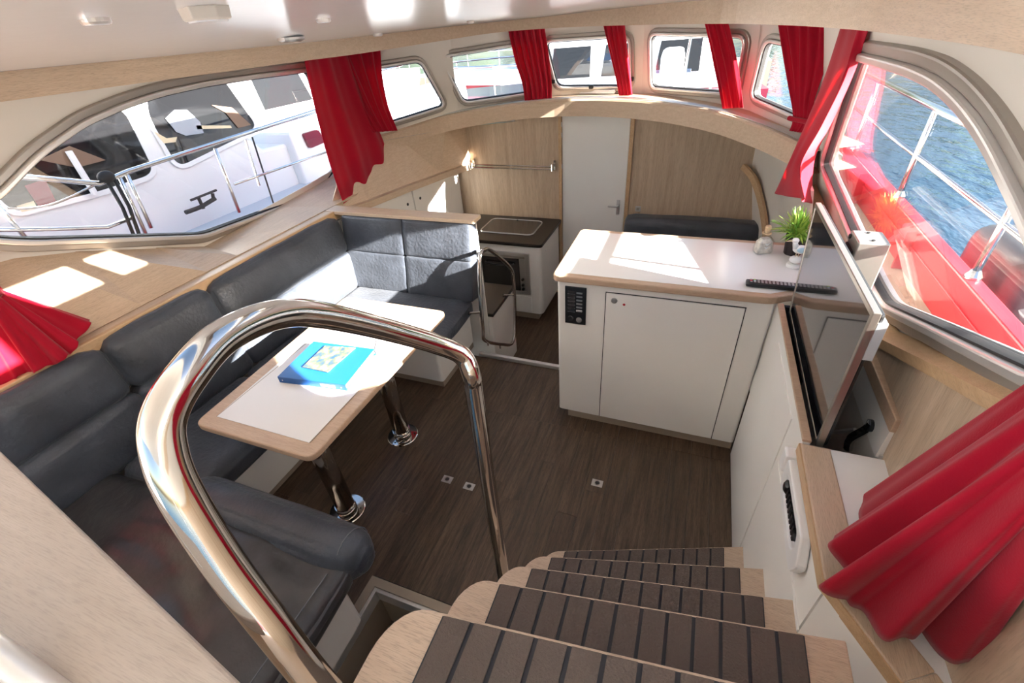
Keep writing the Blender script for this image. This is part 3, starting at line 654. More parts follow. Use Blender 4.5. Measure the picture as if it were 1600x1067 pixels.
for y in (0.905, 1.418):
    lg = MB().cyl((-1.36, y, 0.012), (-1.36, y, TZ-0.03), 0.044, 32).obj('leg', 'leg_steel', tb)
    for p in lg.data.polygons: p.use_smooth = len(p.vertices) == 4
    ff = MB().lathe([(0.088, 0.0), (0.088, 0.005), (0.084, 0.008), (0.05, 0.009)], (-1.36, y, 0), 40).obj('foot_flange', 'chrome', tb)
    cl0 = MB().cyl((-1.36, y, 0.008), (-1.36, y, 0.052), 0.0485, 32).obj('collar', 'chrome', ff)
    for p in cl0.data.polygons: p.use_smooth = len(p.vertices) == 4
    for a_ in (0.4, 2.5, 4.6): MB().lathe([(0.005, 0), (0.005, 0.002)], (-1.36+0.068*math.cos(a_), y+0.068*math.sin(a_), 0.0085), 8).obj('screw', 'rubber', ff)
    MB().lathe([(0.05, 0.0), (0.05, 0.012), (0.075, 0.018), (0.075, 0.02)], (-1.36, y, TZ-0.05), 20).obj('top_flange', 'chrome', tb)
# binder, booklet and map
def flat(px_pts, z): return [onz(x, y, z) for x, y in px_pts]
bz = TZ+0.002
bq = flat(((434, 588), (540, 601), (585, 545), (490, 533)), bz+0.03)
bn = thing('ring_binder', 'blue plastic ring binder lying on the saloon table', 'binder', bq[0])
c_ = sum(bq, V((0, 0, 0)))/4
MB().prism([V((p.x, p.y, bz)) for p in bq], (0, 0, 0.003)).obj('back_cover', 'binder_blue', bn)
MB().prism([V((c_.x+(p.x-c_.x)*0.95, c_.y+(p.y-c_.y)*0.95, bz+0.004)) for p in bq], (0, 0, 0.021)).obj('pages', 'paper', bn)
MB().prism([V((p.x, p.y, bz+0.027)) for p in bq], (0, 0, 0.003)).obj('front_cover', 'binder_blue', bn)
a, b = bq[0], bq[1]; t_ = (b-a).normalized(); nn = V((t_.y, -t_.x, 0))
sp_ = MB().hexa([V((a.x, a.y, bz)), V((b.x, b.y, bz)), V((b.x, b.y, bz))+nn*0.003, V((a.x, a.y, bz))+nn*0.003], [V((a.x, a.y, bz+0.03)), V((b.x, b.y, bz+0.03)), V((b.x, b.y, bz+0.03))+nn*0.003, V((a.x, a.y, bz+0.03))+nn*0.003]).obj('spine', 'binder_dark', bn)
def spine_patch(t0, t1, z0, z1, m, name):
    p, q = a+(b-a)*t0+nn*0.0032, a+(b-a)*t1+nn*0.0032
    return MB().hexa([V((p.x, p.y, bz+z0)), V((q.x, q.y, bz+z0)), V((q.x, q.y, bz+z0))+nn*0.0006, V((p.x, p.y, bz+z0))+nn*0.0006], [V((p.x, p.y, bz+z1)), V((q.x, q.y, bz+z1)), V((q.x, q.y, bz+z1))+nn*0.0006, V((p.x, p.y, bz+z1))+nn*0.0006]).obj(name, m, sp_)
spine_patch(0.63, 0.84, 0.007, 0.021, 'paper', 'spine_label')
for k in range(5): spine_patch(0.655+k*0.03, 0.675+k*0.03, 0.0115, 0.0165, 'black_plastic', 'print_mark')
for t in (0.06, 0.93):
    p = a+(b-a)*t+nn*0.003+V((0, 0, 0)); MB().lathe([(0.003, 0), (0.003, 0.001)], V((p.x, p.y, bz+0.014)), 8, nn).obj('rivet', 'steel', sp_)
kq = flat(((473, 574), (512, 582), (556, 544), (508, 541)), bz+0.032)
bo = MB().prism(kq, (0, 0, 0.004)).obj('booklet', 'booklet_print'); tag(bo, 'glossy photo-cover booklet lying on the blue binder', 'booklet')
mq = flat(((586, 548), (592, 561), (640, 545), (650, 538), (615, 533), (590, 528)), bz)
mp_ = MB().prism(mq, (0, 0, 0.003)).obj('folded_map', 'map_print'); tag(mp_, 'crumpled clear sleeve with printed map sheet beside the binder', 'map')

# ------------------------------------------------------------------ handrails
hr = thing('stair_handrail', 'large polished steel tube handrail looping beside the stairs', 'handrail', (-0.37, 0.62, 0.0))
pts = [V((-0.37, 0.62, 0.02)), V((-0.37, 0.62, 0.6)), V((-0.37, 0.622, 1.22)), dep(737, 588, .92), dep(722, 556, .905), dep(680, 537, .86), dep(600, 514, .76), dep(500, 492, .64), dep(430, 492, .57), dep(350, 526, .5), dep(290, 590, .455), dep(257, 650, .435), dep(256, 702, .432), dep(281, 770, .44), dep(350, 880, .47), dep(430, 985, .5), dep(495, 1067, .53), V((-0.285, 0.075, 1.185))]
MB().tube(smooth_path(pts, 8), 0.0195, 24).obj('tube', 'chrome', hr, smooth=True)
MB().lathe([(0.045, 0), (0.045, 0.006), (0.022, 0.010)], (-0.37, 0.62, 0.0), 20).obj('foot_flange', 'chrome', hr)
MB().lathe([(0.04, 0), (0.04, 0.006), (0.021, 0.010)], (-0.285, 0.075, 1.181), 20).obj('foot_flange', 'chrome', hr)
q = dep(238, 706, .417); tdir = (dep(241, 735, .417)-dep(236, 680, .417)).normalized(); vdir = (EYE-q).normalized(); sdir = tdir.cross(vdir).normalized()
MB().hexa([q-tdir*0.016-sdir*0.003, q+tdir*0.016-sdir*0.003, q+tdir*0.016+sdir*0.003, q-tdir*0.016+sdir*0.003], [p+vdir*0.002 for p in (q-tdir*0.016-sdir*0.003, q+tdir*0.016-sdir*0.003, q+tdir*0.016+sdir*0.003, q-tdir*0.016+sdir*0.003)]).obj('sticker', 'plastic_grey', hr)
h2 = thing('step_handrail', 'small closed-loop polished handrail beside the step down to the galley', 'handrail', (-1.13, 2.4, 0.0))
loop2 = [onx(x, y, -1.13) for x, y in ((750, 402), (757, 391), (768, 392), (797, 418), (802, 436), (804, 470), (804, 520), (799, 537), (785, 538), (758, 532), (754, 512), (750, 455))]
MB().tube(smooth_path(loop2, 5, True), 0.0125, 14, closed=True).obj('tube', 'chrome', h2, smooth=True)
for x, y in ((752, 488), (803, 460)):
    p = onx(x, y, -1.13); MB().tube([p, p+V((-0.075, -0.02, -0.005))], 0.007, 8).obj('standoff', 'chrome', h2)
    MB().lathe([(0.014, 0), (0.014, 0.006)], p+V((-0.078, -0.02, -0.005)), 12, (1, 0, 0)).obj('mount', 'black_plastic', h2)
for x, y in ((762, 533), (781, 538)):
    p = onx(x, y, -1.13); MB().cyl(p-V((0, 0, 0.035)), p, 0.006, 8).obj('stud', 'chrome', h2)

# ------------------------------------------------------------------ stairs
sr = thing('staircase', 'winding companionway stairs with wooden treads and brown grip pads', 'stairs', (0.03, 0.6, 0.0))
TR = [(0.21, 0.895, 1.153), (0.455, 0.735, 0.928), (0.69, 0.572, 0.716), (0.94, 0.402, 0.52), (1.18, 0.232, 0.32)]
def eyl(k): return TR[k][1]
for k, (z, yl, yr) in enumerate(TR):
    yb = 0.36 if k < 4 else 0.36
    nl, nr = yl-0.24, yr-0.31
    if k == 4: nl, nr = -0.25, -0.25
    xl, xr = -0.336, 0.384
    outl = round_path([V((xl, yl-0.003, z-0.03)), V((xl, nl, z-0.03)), V((xr, nr, z-0.03)), V((xr, yr, z-0.03))], 0.0, 1)
    def fy(x): return yl+(yr-yl)*(x-xl)/(xr-xl)
    poly = [*[V((xl+0.055*(1-math.cos(t)) , fy(xl)-0.075*(1-math.sin(t))+(yr-yl)/(xr-xl)*0.055*(1-math.cos(t)), z-0.03)) for t in [math.pi/2*q_/7 for q_ in range(7, -1, -1)]], V((xl, nl, z-0.03)), V((xr, nr, z-0.03)), V((xr, yr, z-0.03))]
    tr = MB().prism(poly, (0, 0, 0.03)).obj('tread', 'tread_wood', sr, bevel=0.004)
    # grip pad: a dark base with separate strips running fore and aft
    px0, px1 = -0.256, 0.314
    def pback(x):
        d = 0.155 if k < 4 else 0.30
        b_ = fy(x)-0.006-d
        if x < px0+0.045: b_ += (px0+0.045-x)*1.5
        if x > px1-0.045: b_ += (x-(px1-0.045))*1.5
        return b_
    nst = 12; wst = (px1-px0)/nst
    base = [V((px0, fy(px0)-0.006, z)), V((px0, pback(px0), z)), V((px0+0.045, pback(px0+0.045), z)), V((px1-0.045, pback(px1-0.045), z)), V((px1, pback(px1), z)), V((px1, fy(px1)-0.006, z))]
    MB().prism(base, (0, 0, 0.003)).obj('pad_backing', 'pad_base', tr)
    for i in range(nst):
        a0 = px0+i*wst+0.0035; a1 = px0+(i+1)*wst-0.0035
        q = [V((a0, fy(a0)-0.007, z+0.003)), V((a0, pback(a0)+0.003, z+0.003)), V((a1, pback(a1)+0.003, z+0.003)), V((a1, fy(a1)-0.007, z+0.003))]
        MB().prism(q, (0, 0, 0.004)).obj('grip_strip', 'pad', tr)
    # riser set back under the nosing
    MB().hexa([V((xl+0.02, yl-0.10, max(0, z-0.27))), V((xr, yr-0.10, max(0, z-0.27))), V((xr, yr-0.115, max(0, z-0.27))), V((xl+0.02, yl-0.115, max(0, z-0.27)))], [V((xl+0.02, yl-0.10, z-0.03)), V((xr, yr-0.10, z-0.03)), V((xr, yr-0.115, z-0.03)), V((xl+0.02, yl-0.115, z-0.03))]).obj('riser', 'tread_wood', sr)

# ------------------------------------------------------------------ kitchen island cabinet and countertop
ic = thing('island_cabinet', 'white cabinet with large door and switch panel under the worktop', 'cabinet', (-0.07, 2.07, 0.0))
MB().prism(round_path([(-0.535, 1.815, 0.078), (-0.535, 2.335, 0.078), (0.384, 2.335, 0.078), (0.384, 1.815, 0.078)], 0.018, 4), (0, 0, 0.825)).obj('body', 'white_lam', ic)
MB().box(-0.49, 0.384, 1.848, 2.32, 0.0, 0.078).box(-0.53, 0.30, 2.30, 2.33, FZ, 0.078).obj('toe_kick', 'toe', ic)
dd = MB().box(-0.300, 0.276, 1.8085, 1.8155, 0.084, 0.866).obj('cabinet_door', 'white_lam', ic, bevel=0.0015)
for (x0, x1, z0, z1) in ((-0.304, -0.3005, 0.08, 0.87), (0.2765, 0.280, 0.08, 0.87), (-0.304, 0.280, 0.8665, 0.870)): MB().box(x0, x1, 1.8125, 1.8152, z0, z1).obj('door_gap', 'rubber', ic)
MB().lathe([(0.014, 0), (0.014, 0.004), (0.010, 0.005)], (-0.262, 1.8085, 0.832), 18, (0, -1, 0)).obj('push_knob', 'brushed', dd)
MB().box(-0.2225, -0.2105, 1.8075, 1.8085, 0.8135, 0.8195).box(-0.2195, -0.2135, 1.8075, 1.8085, 0.8105, 0.8225).obj('red_cross', 'red_mark', dd)
sp = thing('switch_panel', 'black electrical switch panel on the white cabinet corner', 'switch panel', (-0.443, 1.815, 0.675))
MB().box(-0.494, -0.392, 1.806, 1.814, 0.675, 0.879).obj('plate', 'black_plastic', sp, bevel=0.002)
for k in range(6):
    z = 0.850-k*0.0195
    MB().box(-0.478, -0.448, 1.802, 1.806, z-0.007, z+0.007).obj('switch', 'black_soft', sp, bevel=0.001)
    MB().box(-0.481, -0.445, 1.8052, 1.806, z-0.0092, z-0.0082).obj('outline', 'plastic_grey', sp)
    MB().box(-0.438, -0.410, 1.803, 1.806, z-0.003, z+0.005).obj('nameplate', 'brushed' if k < 5 else 'plastic_white', sp)
for k in range(5): MB().box(-0.434+k*0.005, -0.431+k*0.005, 1.8025, 1.803, 0.850-5*0.0195-0.001, 0.850-5*0.0195+0.003).obj('print_mark', 'black_plastic', sp)
MB().lathe([(0.014, 0), (0.014, 0.004), (0.012, 0.005)], (-0.466, 1.806, 0.706), 16, (0, -1, 0)).obj('socket', 'black_soft', sp)
MB().lathe([(0.014, 0), (0.014, 0.005), (0.009, 0.006)], (-0.424, 1.806, 0.703), 16, (0, -1, 0)).obj('socket', 'brushed', sp)
ct = thing('island_worktop', 'white worktop with oak edge on the island cabinet', 'worktop', (0.0, 2.07, 0.905))
CZ = 0.94
ctq = round_path([V((-0.552, 1.79, CZ-0.034)), V((-0.552, 2.362, CZ-0.034)), V((0.62, 2.362, CZ-0.034)), V((0.62, 1.842, CZ-0.034)), V((0.432, 1.842, CZ-0.034)), V((0.364, 1.79, CZ-0.034))], 0.035, 4)
MB().prism(ctq, (0, 0, 0.0335)).obj('oak_edge', 'edge_oak', ct, bevel=0.006)
MB().prism([V((-0.512, 1.823, CZ-0.0008)), V((-0.512, 2.325, CZ-0.0008)), V((0.60, 2.325, CZ-0.0008)), V((0.60, 1.868, CZ-0.0008)), V((0.425, 1.868, CZ-0.0008)), V((0.352, 1.823, CZ-0.0008))], (0, 0, 0.0014)).obj('laminate_top', 'white_gloss', ct)

# ------------------------------------------------------------------ starboard side cabinet with TV niche and shelf
sc2 = thing('side_cabinet', 'long white side cabinet along the starboard side below the TV', 'cabinet', (0.5, 1.2, 0.0))
MB().box(0.385, 0.403, 1.050, 1.812, 0.0, 0.905).obj('face', 'white_lam', sc2)
MB().box(0.385, 0.403, 0.648, 1.050, 0.0, 0.868).obj('face', 'white_lam', sc2)
MB().hexa([V((0.385, 0.64, 0)), V((0.50, 0.46, 0)), V((0.515, 0.47, 0)), V((0.403, 0.65, 0))], [V((0.385, 0.64, 0.868)), V((0.50, 0.46, 0.872)), V((0.515, 0.47, 0.872)), V((0.403, 0.65, 0.872))]).hexa([V((0.50, 0.46, 0)), V((0.72, 0.05, 0)), V((0.735, 0.06, 0)), V((0.515, 0.47, 0))], [V((0.50, 0.46, 0.872)), V((0.72, 0.05, 0.872)), V((0.735, 0.06, 0.872)), V((0.515, 0.47, 0.872))]).obj('face', 'white_lam', sc2)
MB().box(0.383, 0.405, 1.05, 1.80, 0.905, 0.915).obj('edge_strip', 'edge_oak', sc2, bevel=0.002)
for (y0, y1, z0, z1) in ((1.185, 1.60, 0.06, 0.86), (0.64, 1.165, 0.06, 0.70)):
    MB().box(0.381, 0.3852, y0, y1, z0, z1).obj('cabinet_door', 'white_lam', sc2, bevel=0.001)
MB().box(0.404, 0.60, 1.048, 1.062, 0.40, 0.870).obj('niche_side', 'black_soft', sc2)
MB().box(0.404, 0.60, 1.795, 1.812, 0.40, 0.902).obj('niche_side', 'black_soft', sc2)
MB().box(0.404, 0.60, 1.06, 1.80, 0.40, 0.42).box(0.4035, 0.406, 1.06, 1.80, 0.42, 0.90).obj('niche_lining', 'black_soft', sc2)
MB().box(0.566, 0.585, 1.06, 1.80, 0.42, 0.90).obj('niche_back', 'cream', sc2)
# shelf aft of the niche
shq = [(0.380, 1.048), (0.380, 0.655), (0.476, 0.497), (0.70, 0.06), (0.78, 0.06), (0.66, 1.048)]
MB().prism([V((x, y, 0.872)) for x, y in shq], (0, 0, 0.026)).obj('shelf_board', 'shelf_white', sc2)
ed = [(0.380, 1.048), (0.380, 0.655), (0.476, 0.497), (0.70, 0.06)]; ein = [(0.452, 1.048), (0.452, 0.675), (0.535, 0.535), (0.77, 0.06)]
for i in range(3):
    q = [V((*ed[i], 0.870)), V((*ed[i+1], 0.870)), V((*ein[i+1], 0.870)), V((*ein[i], 0.870))]
    MB().prism(q, (0, 0, 0.0315)).obj('oak_edge', 'oak_y', sc2, bevel=0.004)
    q = [V((ed[i][0]-0.003, ed[i][1], 0.866)), V((ed[i+1][0]-0.003, ed[i+1][1], 0.866)), V((ed[i+1][0]+0.004, ed[i+1][1]+0.002, 0.866)), V((ed[i][0]+0.004, ed[i][1]+0.002, 0.866))]
    MB().prism(q, (0, 0, 0.033)).obj('edge_lip', 'trim_oak', sc2)
# TV lift lid standing open against the lining
ld = thing('lift_lid', 'open white lift lid with oak edge standing behind the TV', 'lid', (0.575, 1.4, 0.885))
MB().box(0.560, 0.580, 1.065, 1.83, 0.886, 1.00).obj('board', 'white_lam', ld)
MB().box(0.556, 0.592, 1.060, 1.83, 0.985, 1.028).obj('oak_edge', 'edge_oak', ld, bevel=0.003)
for y in (1.17, 1.62):
    hg = MB().tube(smooth_path([(0.545, y, 0.80), (0.535, y-0.01, 0.85), (0.556, y-0.015, 0.90), (0.558, y-0.02, 0.93)], 4), 0.012, 8).obj('lid_hinge', 'steel', ld)
    MB().lathe([(0.018, 0), (0.018, 0.01)], (0.552, y-0.02, 0.92), 12, (1, 0, 0)).obj('hinge_cup', 'black_plastic', hg)
MB().cyl((0.50, 1.40, 0.60), (0.548, 1.19, 0.86), 0.006, 8).obj('gas_strut', 'alu_light', ld)
# starboard oak lining between shelf and window
lowp = [V((0.60, 3.0, 0.70)), V((0.60, 2.4, 0.80)), V((0.60, 1.86, 0.88)), V((0.585, 1.40, 0.88)), V((0.58, 1.05, 0.87)), V((0.565, 0.74, 0.87)), V((0.56, 0.30, 0.87)), V((0.56, -0.9, 0.87))]
topp = [V((0.612, 3.0, 1.02)), V((0.612, 2.4, 1.00)), V((0.610, 1.86, 0.99)), onx(1372, 527, 0.582), onx(1480, 580, 0.560), onx(1600, 642, 0.535), V((0.510, 0.30, 1.50)), V((0.510, -0.9, 1.50))]
sl2 = MB().grid([topp, lowp]).obj('wall_lining_starboard', 'bulk_oak', solid=0.010); struct(sl2, 'light oak lining between the starboard shelf and window')
def swp(p, dz): return swall(p.y, p.z+dz)+SN*0.005
MB().grid([[swp(p, 0.03) for p in topp], [p+V((-0.016, 0, 0.006)) for p in topp], [p+V((-0.016, 0, -0.022)) for p in topp], [p+V((0.01, 0, -0.022)) for p in topp]]).obj('ledge', 'trim_oak', sl2)
# white unit on the cabinet face: fan heater with grille
fh = thing('fan_heater', 'white plastic wall heater with dark grille under the oak shelf edge', 'heater', (0.38, 0.88, 0.80))
def fyz(pts, x): return [V((x, y, z)) for y, z in pts]
hs_ = round_path(fyz([(1.055, 0.857), (0.775, 0.862), (0.728, 0.80), (0.752, 0.742), (1.00, 0.752)], 0.384), 0.018, 4)
hi_ = round_path(fyz([(0.985, 0.835), (0.80, 0.838), (0.782, 0.805), (0.795, 0.775), (0.975, 0.778)], 0.384), 0.014, 4)
band(hi_, hs_, (-1, 0, 0), 0.0, 0.024).obj('housing', 'plastic_white', fh, bevel=0.006)
MB().prism(hi_, (-0.010, 0, 0)).obj('grille_back', 'plastic_grey', fh)
for k in range(9): MB().box(0.358, 0.374, 0.802+k*0.016, 0.811+k*0.016, 0.800, 0.832).obj('grille_bar', 'black_plastic', fh)
MB().lathe([(0.020, 0), (0.020, 0.012), (0.012, 0.018)], (0.374, 0.965, 0.806), 16, (-1, 0, 0)).obj('dial', 'black_plastic', fh)
MB().box(0.352, 0.384, 1.02, 1.062, 0.80, 0.868).obj('side_cap', 'plastic_white', fh, bevel=0.006)
MB().prism(fyz([(1.055, 0.775), (1.045, 0.740), (1.025, 0.765)], 0.384), (-0.002, 0, 0)).obj('warning_label', 'red_mark', fh)

# ------------------------------------------------------------------ television
tv = thing('television', 'flat screen television with silver frame raised from the side cabinet', 'television', (0.44, 1.45, 0.8))
xa, xb = 0.428, 0.424       # far and near x of the glass
tf = [V((0.424, 1.80, 0.865)), V((0.424, 1.07, 0.878)), V((0.424, 1.08, 1.310)), V((0.424, 1.87, 1.293))]
tf = [onx(1233, 488, 0.424), onx(1275, 697, 0.424), onx(1366, 489, 0.424), onx(1275, 316, 0.424)]
ti_ = offset_poly(tf, (1, 0, 0), -0.014)
MB().prism(ti_, (0.004, 0, 0)).obj('screen', 'screen', tv)
band(ti_, tf, (1, 0, 0), -0.002, 0.016).obj('bezel', 'bezel', tv, bevel=0.002)
bb = offset_poly(tf, (1, 0, 0), -0.003)
MB().prism([p+V((0.005, 0, 0)) for p in bb], (0.022, 0, 0)).obj('back_shell', 'black_plastic', tv, bevel=0.008)
bb2 = offset_poly(tf, (1, 0, 0), -0.07)
MB().prism([p+V((0.027, 0, 0)) for p in bb2], (0.024, 0, 0)).obj('back_bulge', 'black_plastic', tv, bevel=0.01)
MB().prism([p+V((0.016, 0, 0)) for p in (tf[2]+(tf[1]-tf[2])*0.06, tf[2]+(tf[1]-tf[2])*0.30, tf[2]+(tf[1]-tf[2])*0.30+V((0, 0.03, 0)), tf[2]+(tf[1]-tf[2])*0.06+V((0, 0.03, 0)))], (0.02, 0, 0)).obj('side_port', 'plastic_grey', tv)
tm = thing('tv_mount', 'grey metal mounting bracket box behind the television top', 'bracket', (0.56, 1.58, 1.1))
MB().box(0.475, 0.555, 1.50, 1.60, 1.00, 1.305).obj('housing', 'alu', tm, bevel=0.004)
MB().box(0.470, 0.476, 1.515, 1.59, 1.02, 1.27).obj('track', 'rubber', tm)
for y, z in ((1.52, 1.306), (1.58, 1.306)): MB().lathe([(0.005, 0), (0.005, 0.002)], (0.515, y, z), 8).obj('screw', 'rubber', tm)
MB().lathe([(0.008, 0), (0.008, 0.004)], (0.475, 1.585, 1.29), 8, (-1, 0, 0)).obj('screw', 'rubber', tm)

# ------------------------------------------------------------------ things on the worktop
rm = thing('remote_control', 'black television remote control lying on the island worktop', 'remote', (0.35, 1.876, CZ))
MB().add(*rbox(0.262, 0.478, 1.856, 1.898, CZ+0.001, CZ+0.024, r=0.009, n=6)).obj('body', 'black_plastic', rm, smooth=True)
for i in range(14):
    for j in range(3):
        m_ = 'plastic_grey'
        if i == 1 and j == 1: m_ = 'gull_blue'
        if i == 0 and j == 1: m_ = 'red_mark'
        if i == 1 and j == 2: m_ = 'leaf_light'
        MB().box(0.276+i*0.0138, 0.284+i*0.0138, 1.863+j*0.0105, 1.869+j*0.0105, CZ+0.0238, CZ+0.0255).obj('button', m_, rm)
bt = thing('glass_bottle', 'small glass bottle with cork and heart motif on the worktop', 'bottle', (0.345, 2.23, CZ))
rr = Matrix.Rotation(0.35, 3, 'Z'); c0 = V((0.345, 2.225, CZ))
def sq(h, w_, d_=None): return [c0+rr@V((a*w_, b*(d_ or w_), h)) for a, b in ((-1, -1), (1, -1), (1, 1), (-1, 1))]
rings = [round_path(sq(h, w_, d_), 0.012, 3) for h, w_, d_ in ((0.001, 0.036, 0.024), (0.012, 0.038, 0.026), (0.060, 0.036, 0.024), (0.078, 0.022, 0.018), (0.086, 0.013, 0.013), (0.102, 0.013, 0.013))]
def loft(rings):
    k = len(rings[0]); return MB().add([p for r in rings for p in r], [(i*k+j, i*k+(j+1) % k, (i+1)*k+(j+1) % k, (i+1)*k+j) for i in range(len(rings)-1) for j in range(k)]+[list(range(k))[::-1], [(len(rings)-1)*k+j for j in range(k)]])
loft(rings).obj('glass_body', 'bottle_glass', bt, smooth=False)
loft([[c0+V((0, 0, 0))+(p-c0)*0.88+V((0, 0, 0.002)) for p in r] for r in rings[:4]]).obj('shell_filling', 'shell_fill', bt)
MB().lathe([(0.011, 0.098), (0.013, 0.112), (0.014, 0.122), (0.010, 0.130)], c0, 14).obj('stopper', 'cork', bt)
MB().tube([c0+V((0.0165*math.cos(t), 0.0165*math.sin(t), 0.094)) for t in [k*math.pi/8 for k in range(16)]], 0.004, 6, closed=True).obj('twine', 'cork', bt)
for z in (0.034, 0.050): MB().hexa(*[[c0+rr@V((a, y, z+b)) for a, b in ((-0.012, 0.006), (0, -0.008), (0.012, 0.006), (0, 0.002))] for y in (-0.0285, -0.0265)]).obj('heart_motif', 'gull_white', bt)
pl = thing('potted_plant', 'green grassy artificial plant in dark pot on the worktop corner', 'plant', (0.475, 2.235, CZ))
pc = V((0.470, 2.235, CZ+0.001))
MB().lathe([(0.034, 0), (0.036, 0.004), (0.044, 0.085), (0.046, 0.088), (0.041, 0.088), (0.040, 0.078)], pc, 22).obj('pot', 'pot', pl, smooth=False)
lvs = [MB(), MB()]
for k in range(230):
    a = random.uniform(0, 2*math.pi); el = random.uniform(0.15, 1.45); Ln = random.uniform(0.07, 0.145); d = V((math.cos(a)*math.cos(el), math.sin(a)*math.cos(el), math.sin(el)))
    if d.x > 0: d.x *= 0.45
    b0 = pc+V((random.uniform(-0.02, 0.02), random.uniform(-0.02, 0.02), 0.082)); s0 = d.cross(V((0, 0, 1))).normalized()*random.uniform(0.003, 0.006)
    p1 = b0+d*Ln*0.55+V((0, 0, 0.008)); p2 = b0+d*Ln-V((0, 0, 0.02*math.cos(el)))
    lvs[k % 2].add([b0-s0*.4, b0+s0*.4, p1+s0, p1-s0, p2], [(0, 1, 2, 3), (3, 2, 4)])
for mbk, m_ in zip(lvs, ('leaf', 'leaf_light')):
    o = mbk.obj('foliage', m_, pl, solid=0.0008); o['kind'] = 'stuff'
gu = thing('seagull_figurine', 'white wooden seagull figurine on round base by the television', 'figurine', (0.462, 2.09, CZ))
g0 = V((0.462, 2.095, CZ))
MB().lathe([(0.030, 0.0), (0.031, 0.008), (0.028, 0.014), (0.018, 0.016)], g0+V((0, 0, 0.001)), 18).obj('base', 'gull_white', gu, smooth=False)
MB().ball(g0+V((0.0, 0, 0.034)), (0.026, 0.026, 0.016)).obj('pebble', 'gull_white', gu, smooth=True)
for s_ in (-0.005, 0.005): MB().cyl(g0+V((s_, 0, 0.045)), g0+V((s_, 0, 0.066)), 0.002, 6).obj('leg', 'gull_bill', gu)
MB().ball(g0+V((0.006, 0, 0.082)), (0.030, 0.018, 0.019)).tube([g0+V((0.02, 0, 0.085)), g0+V((0.055, 0, 0.078))], [0.013, 0.003], 8).tube([g0+V((-0.012, 0, 0.088)), g0+V((-0.020, 0, 0.105)), g0+V((-0.021, 0, 0.116))], [0.013, 0.010, 0.011], 10).ball(g0+V((-0.022, 0, 0.120)), (0.014, 0.012, 0.012)).obj('body', 'gull_white', gu, smooth=True)
MB().ball(g0+V((0.012, -0.016, 0.084)), (0.022, 0.005, 0.012)).obj('wing', 'gull_blue', gu, smooth=True)
MB().tube([g0+V((-0.034, 0, 0.119)), g0+V((-0.058, 0, 0.113))], [0.005, 0.001], 8).obj('bill', 'gull_bill', gu)

# ------------------------------------------------------------------ settee beyond the island, starboard forward lining
se = thing('dinette_settee', 'dark leather settee back along the forward bulkhead', 'settee', (0.15, 3.7, FZ))
cushion('back_cushion', (-0.50, 0.58, 3.72, 3.88, 0.02, 0.50), 'leather', se, r=0.04, puff=0.01, nz=0.004, n=14, seed=51)
cushion('seat_cushion', (-0.46, 0.58, 3.22, 3.74, -0.02, 0.10), 'leather', se, r=0.04, puff=0.01, nz=0.004, n=14, seed=52)
MB().box(-0.44, 0.58, 3.25, 3.86, FZ, -0.02).obj('base', 'white_lam', se)
arch = [V((0.36, BY-0.02, 0.90)), V((0.43, 3.72, 0.86)), V((0.50, 3.55, 0.74)), V((0.555, 3.42, 0.58)), V((0.60, 3.30, 0.35)), V((0.62, 3.22, 0.10))]
ap = smooth_path(arch, 5)
hull = MB().grid([[V((0.53, 2.5, 1.15)), V((0.50, 3.0, 1.22)), V((0.46, 3.3, 1.22)), V((0.40, 3.6, 1.24)), V((0.38, BY, 1.28))], [V((0.61, 2.4, 0.70)), V((0.60, 2.9, 0.70)), V((0.56, 3.3, 0.75)), V((0.46, 3.65, 0.86)), V((0.39, BY, 0.92))], [V((0.66, 2.4, FZ)), V((0.66, 2.9, FZ)), V((0.66, 3.2, FZ)), V((0.66, 3.5, FZ)), V((0.66, BY, FZ))]])
hl = hull.obj('wall_hull_lining', 'cream', solid=0.012); struct(hl, 'cream hull side lining beside the forward settee')
MB().grid([[p+V((-0.03, -0.02, 0.02)) for p in ap], [p+V((-0.045, 0.01, -0.015)) for p in ap], [p+V((0.0, 0.03, -0.02)) for p in ap]]).obj('arch_trim', 'trim_oak', hl, solid=0.02)

# ------------------------------------------------------------------ curtains
def curtain(name, rows, nrm, folds, amps, label, group=None, nc=64, sub=8, seed=0.0, mid=None):
    nrm = V(nrm).normalized(); n = len(rows); Ls = smooth_path([r[0] for r in rows], sub); Rs = smooth_path([r[1] for r in rows], sub)
    mids = smooth_path([m_ for m_ in mid], sub) if mid else None
    g = []
    for i, (a, b) in enumerate(zip(Ls, Rs)):
        u = i/(len(Ls)-1)*(n-1); k = min(int(u), n-2); f = u-k; am = amps[k]*(1-f)+amps[k+1]*f; row = []
        for j in range(nc+1):
            t = j/nc
            if mids: p = (a*(1-2*t)+mids[i]*2*t) if t < 0.5 else (mids[i]*(2-2*t)+b*(2*t-1))
            else: p = a*(1-t)+b*t
            w_ = math.sin(2*math.pi*folds*t+seed+0.5*noise.noise(V((t*3, u*0.6, seed))))+0.45*math.sin(2*math.pi*folds*1.9*t+seed*2.1+u*0.3)
            row.append(p+nrm*am*w_*(0.8+0.5*noise.noise(V((t*5+seed, u*0.8, 1.0)))))
        g.append(row)
    o = MB().grid(g).obj(name, 'curtain_red', smooth=True, solid=0.003)
    return tag(o, label, 'curtain', group)
def rowsx(v, *rr): return [(onx(*a, v), onx(*b, v)) for a, b in rr]
def rowsp(p0, n, *rr): return [(on(*a, p0, n), on(*b, p0, n)) for a, b in rr]
cu = curtain('curtain', rowsx(-2.33, ((474, 92), (545, 84)), ((490, 165), (568, 150)), ((512, 250), (600, 222)), ((535, 318), (611, 268))), (1, -0.15, 0), 2.5, (0.012, 0.012, 0.012, 0.014), 'broad red curtain hanging open at the forward end of the port window', seed=0.4)
n0 = NI[0]; p0 = B[0]+n0*0.14
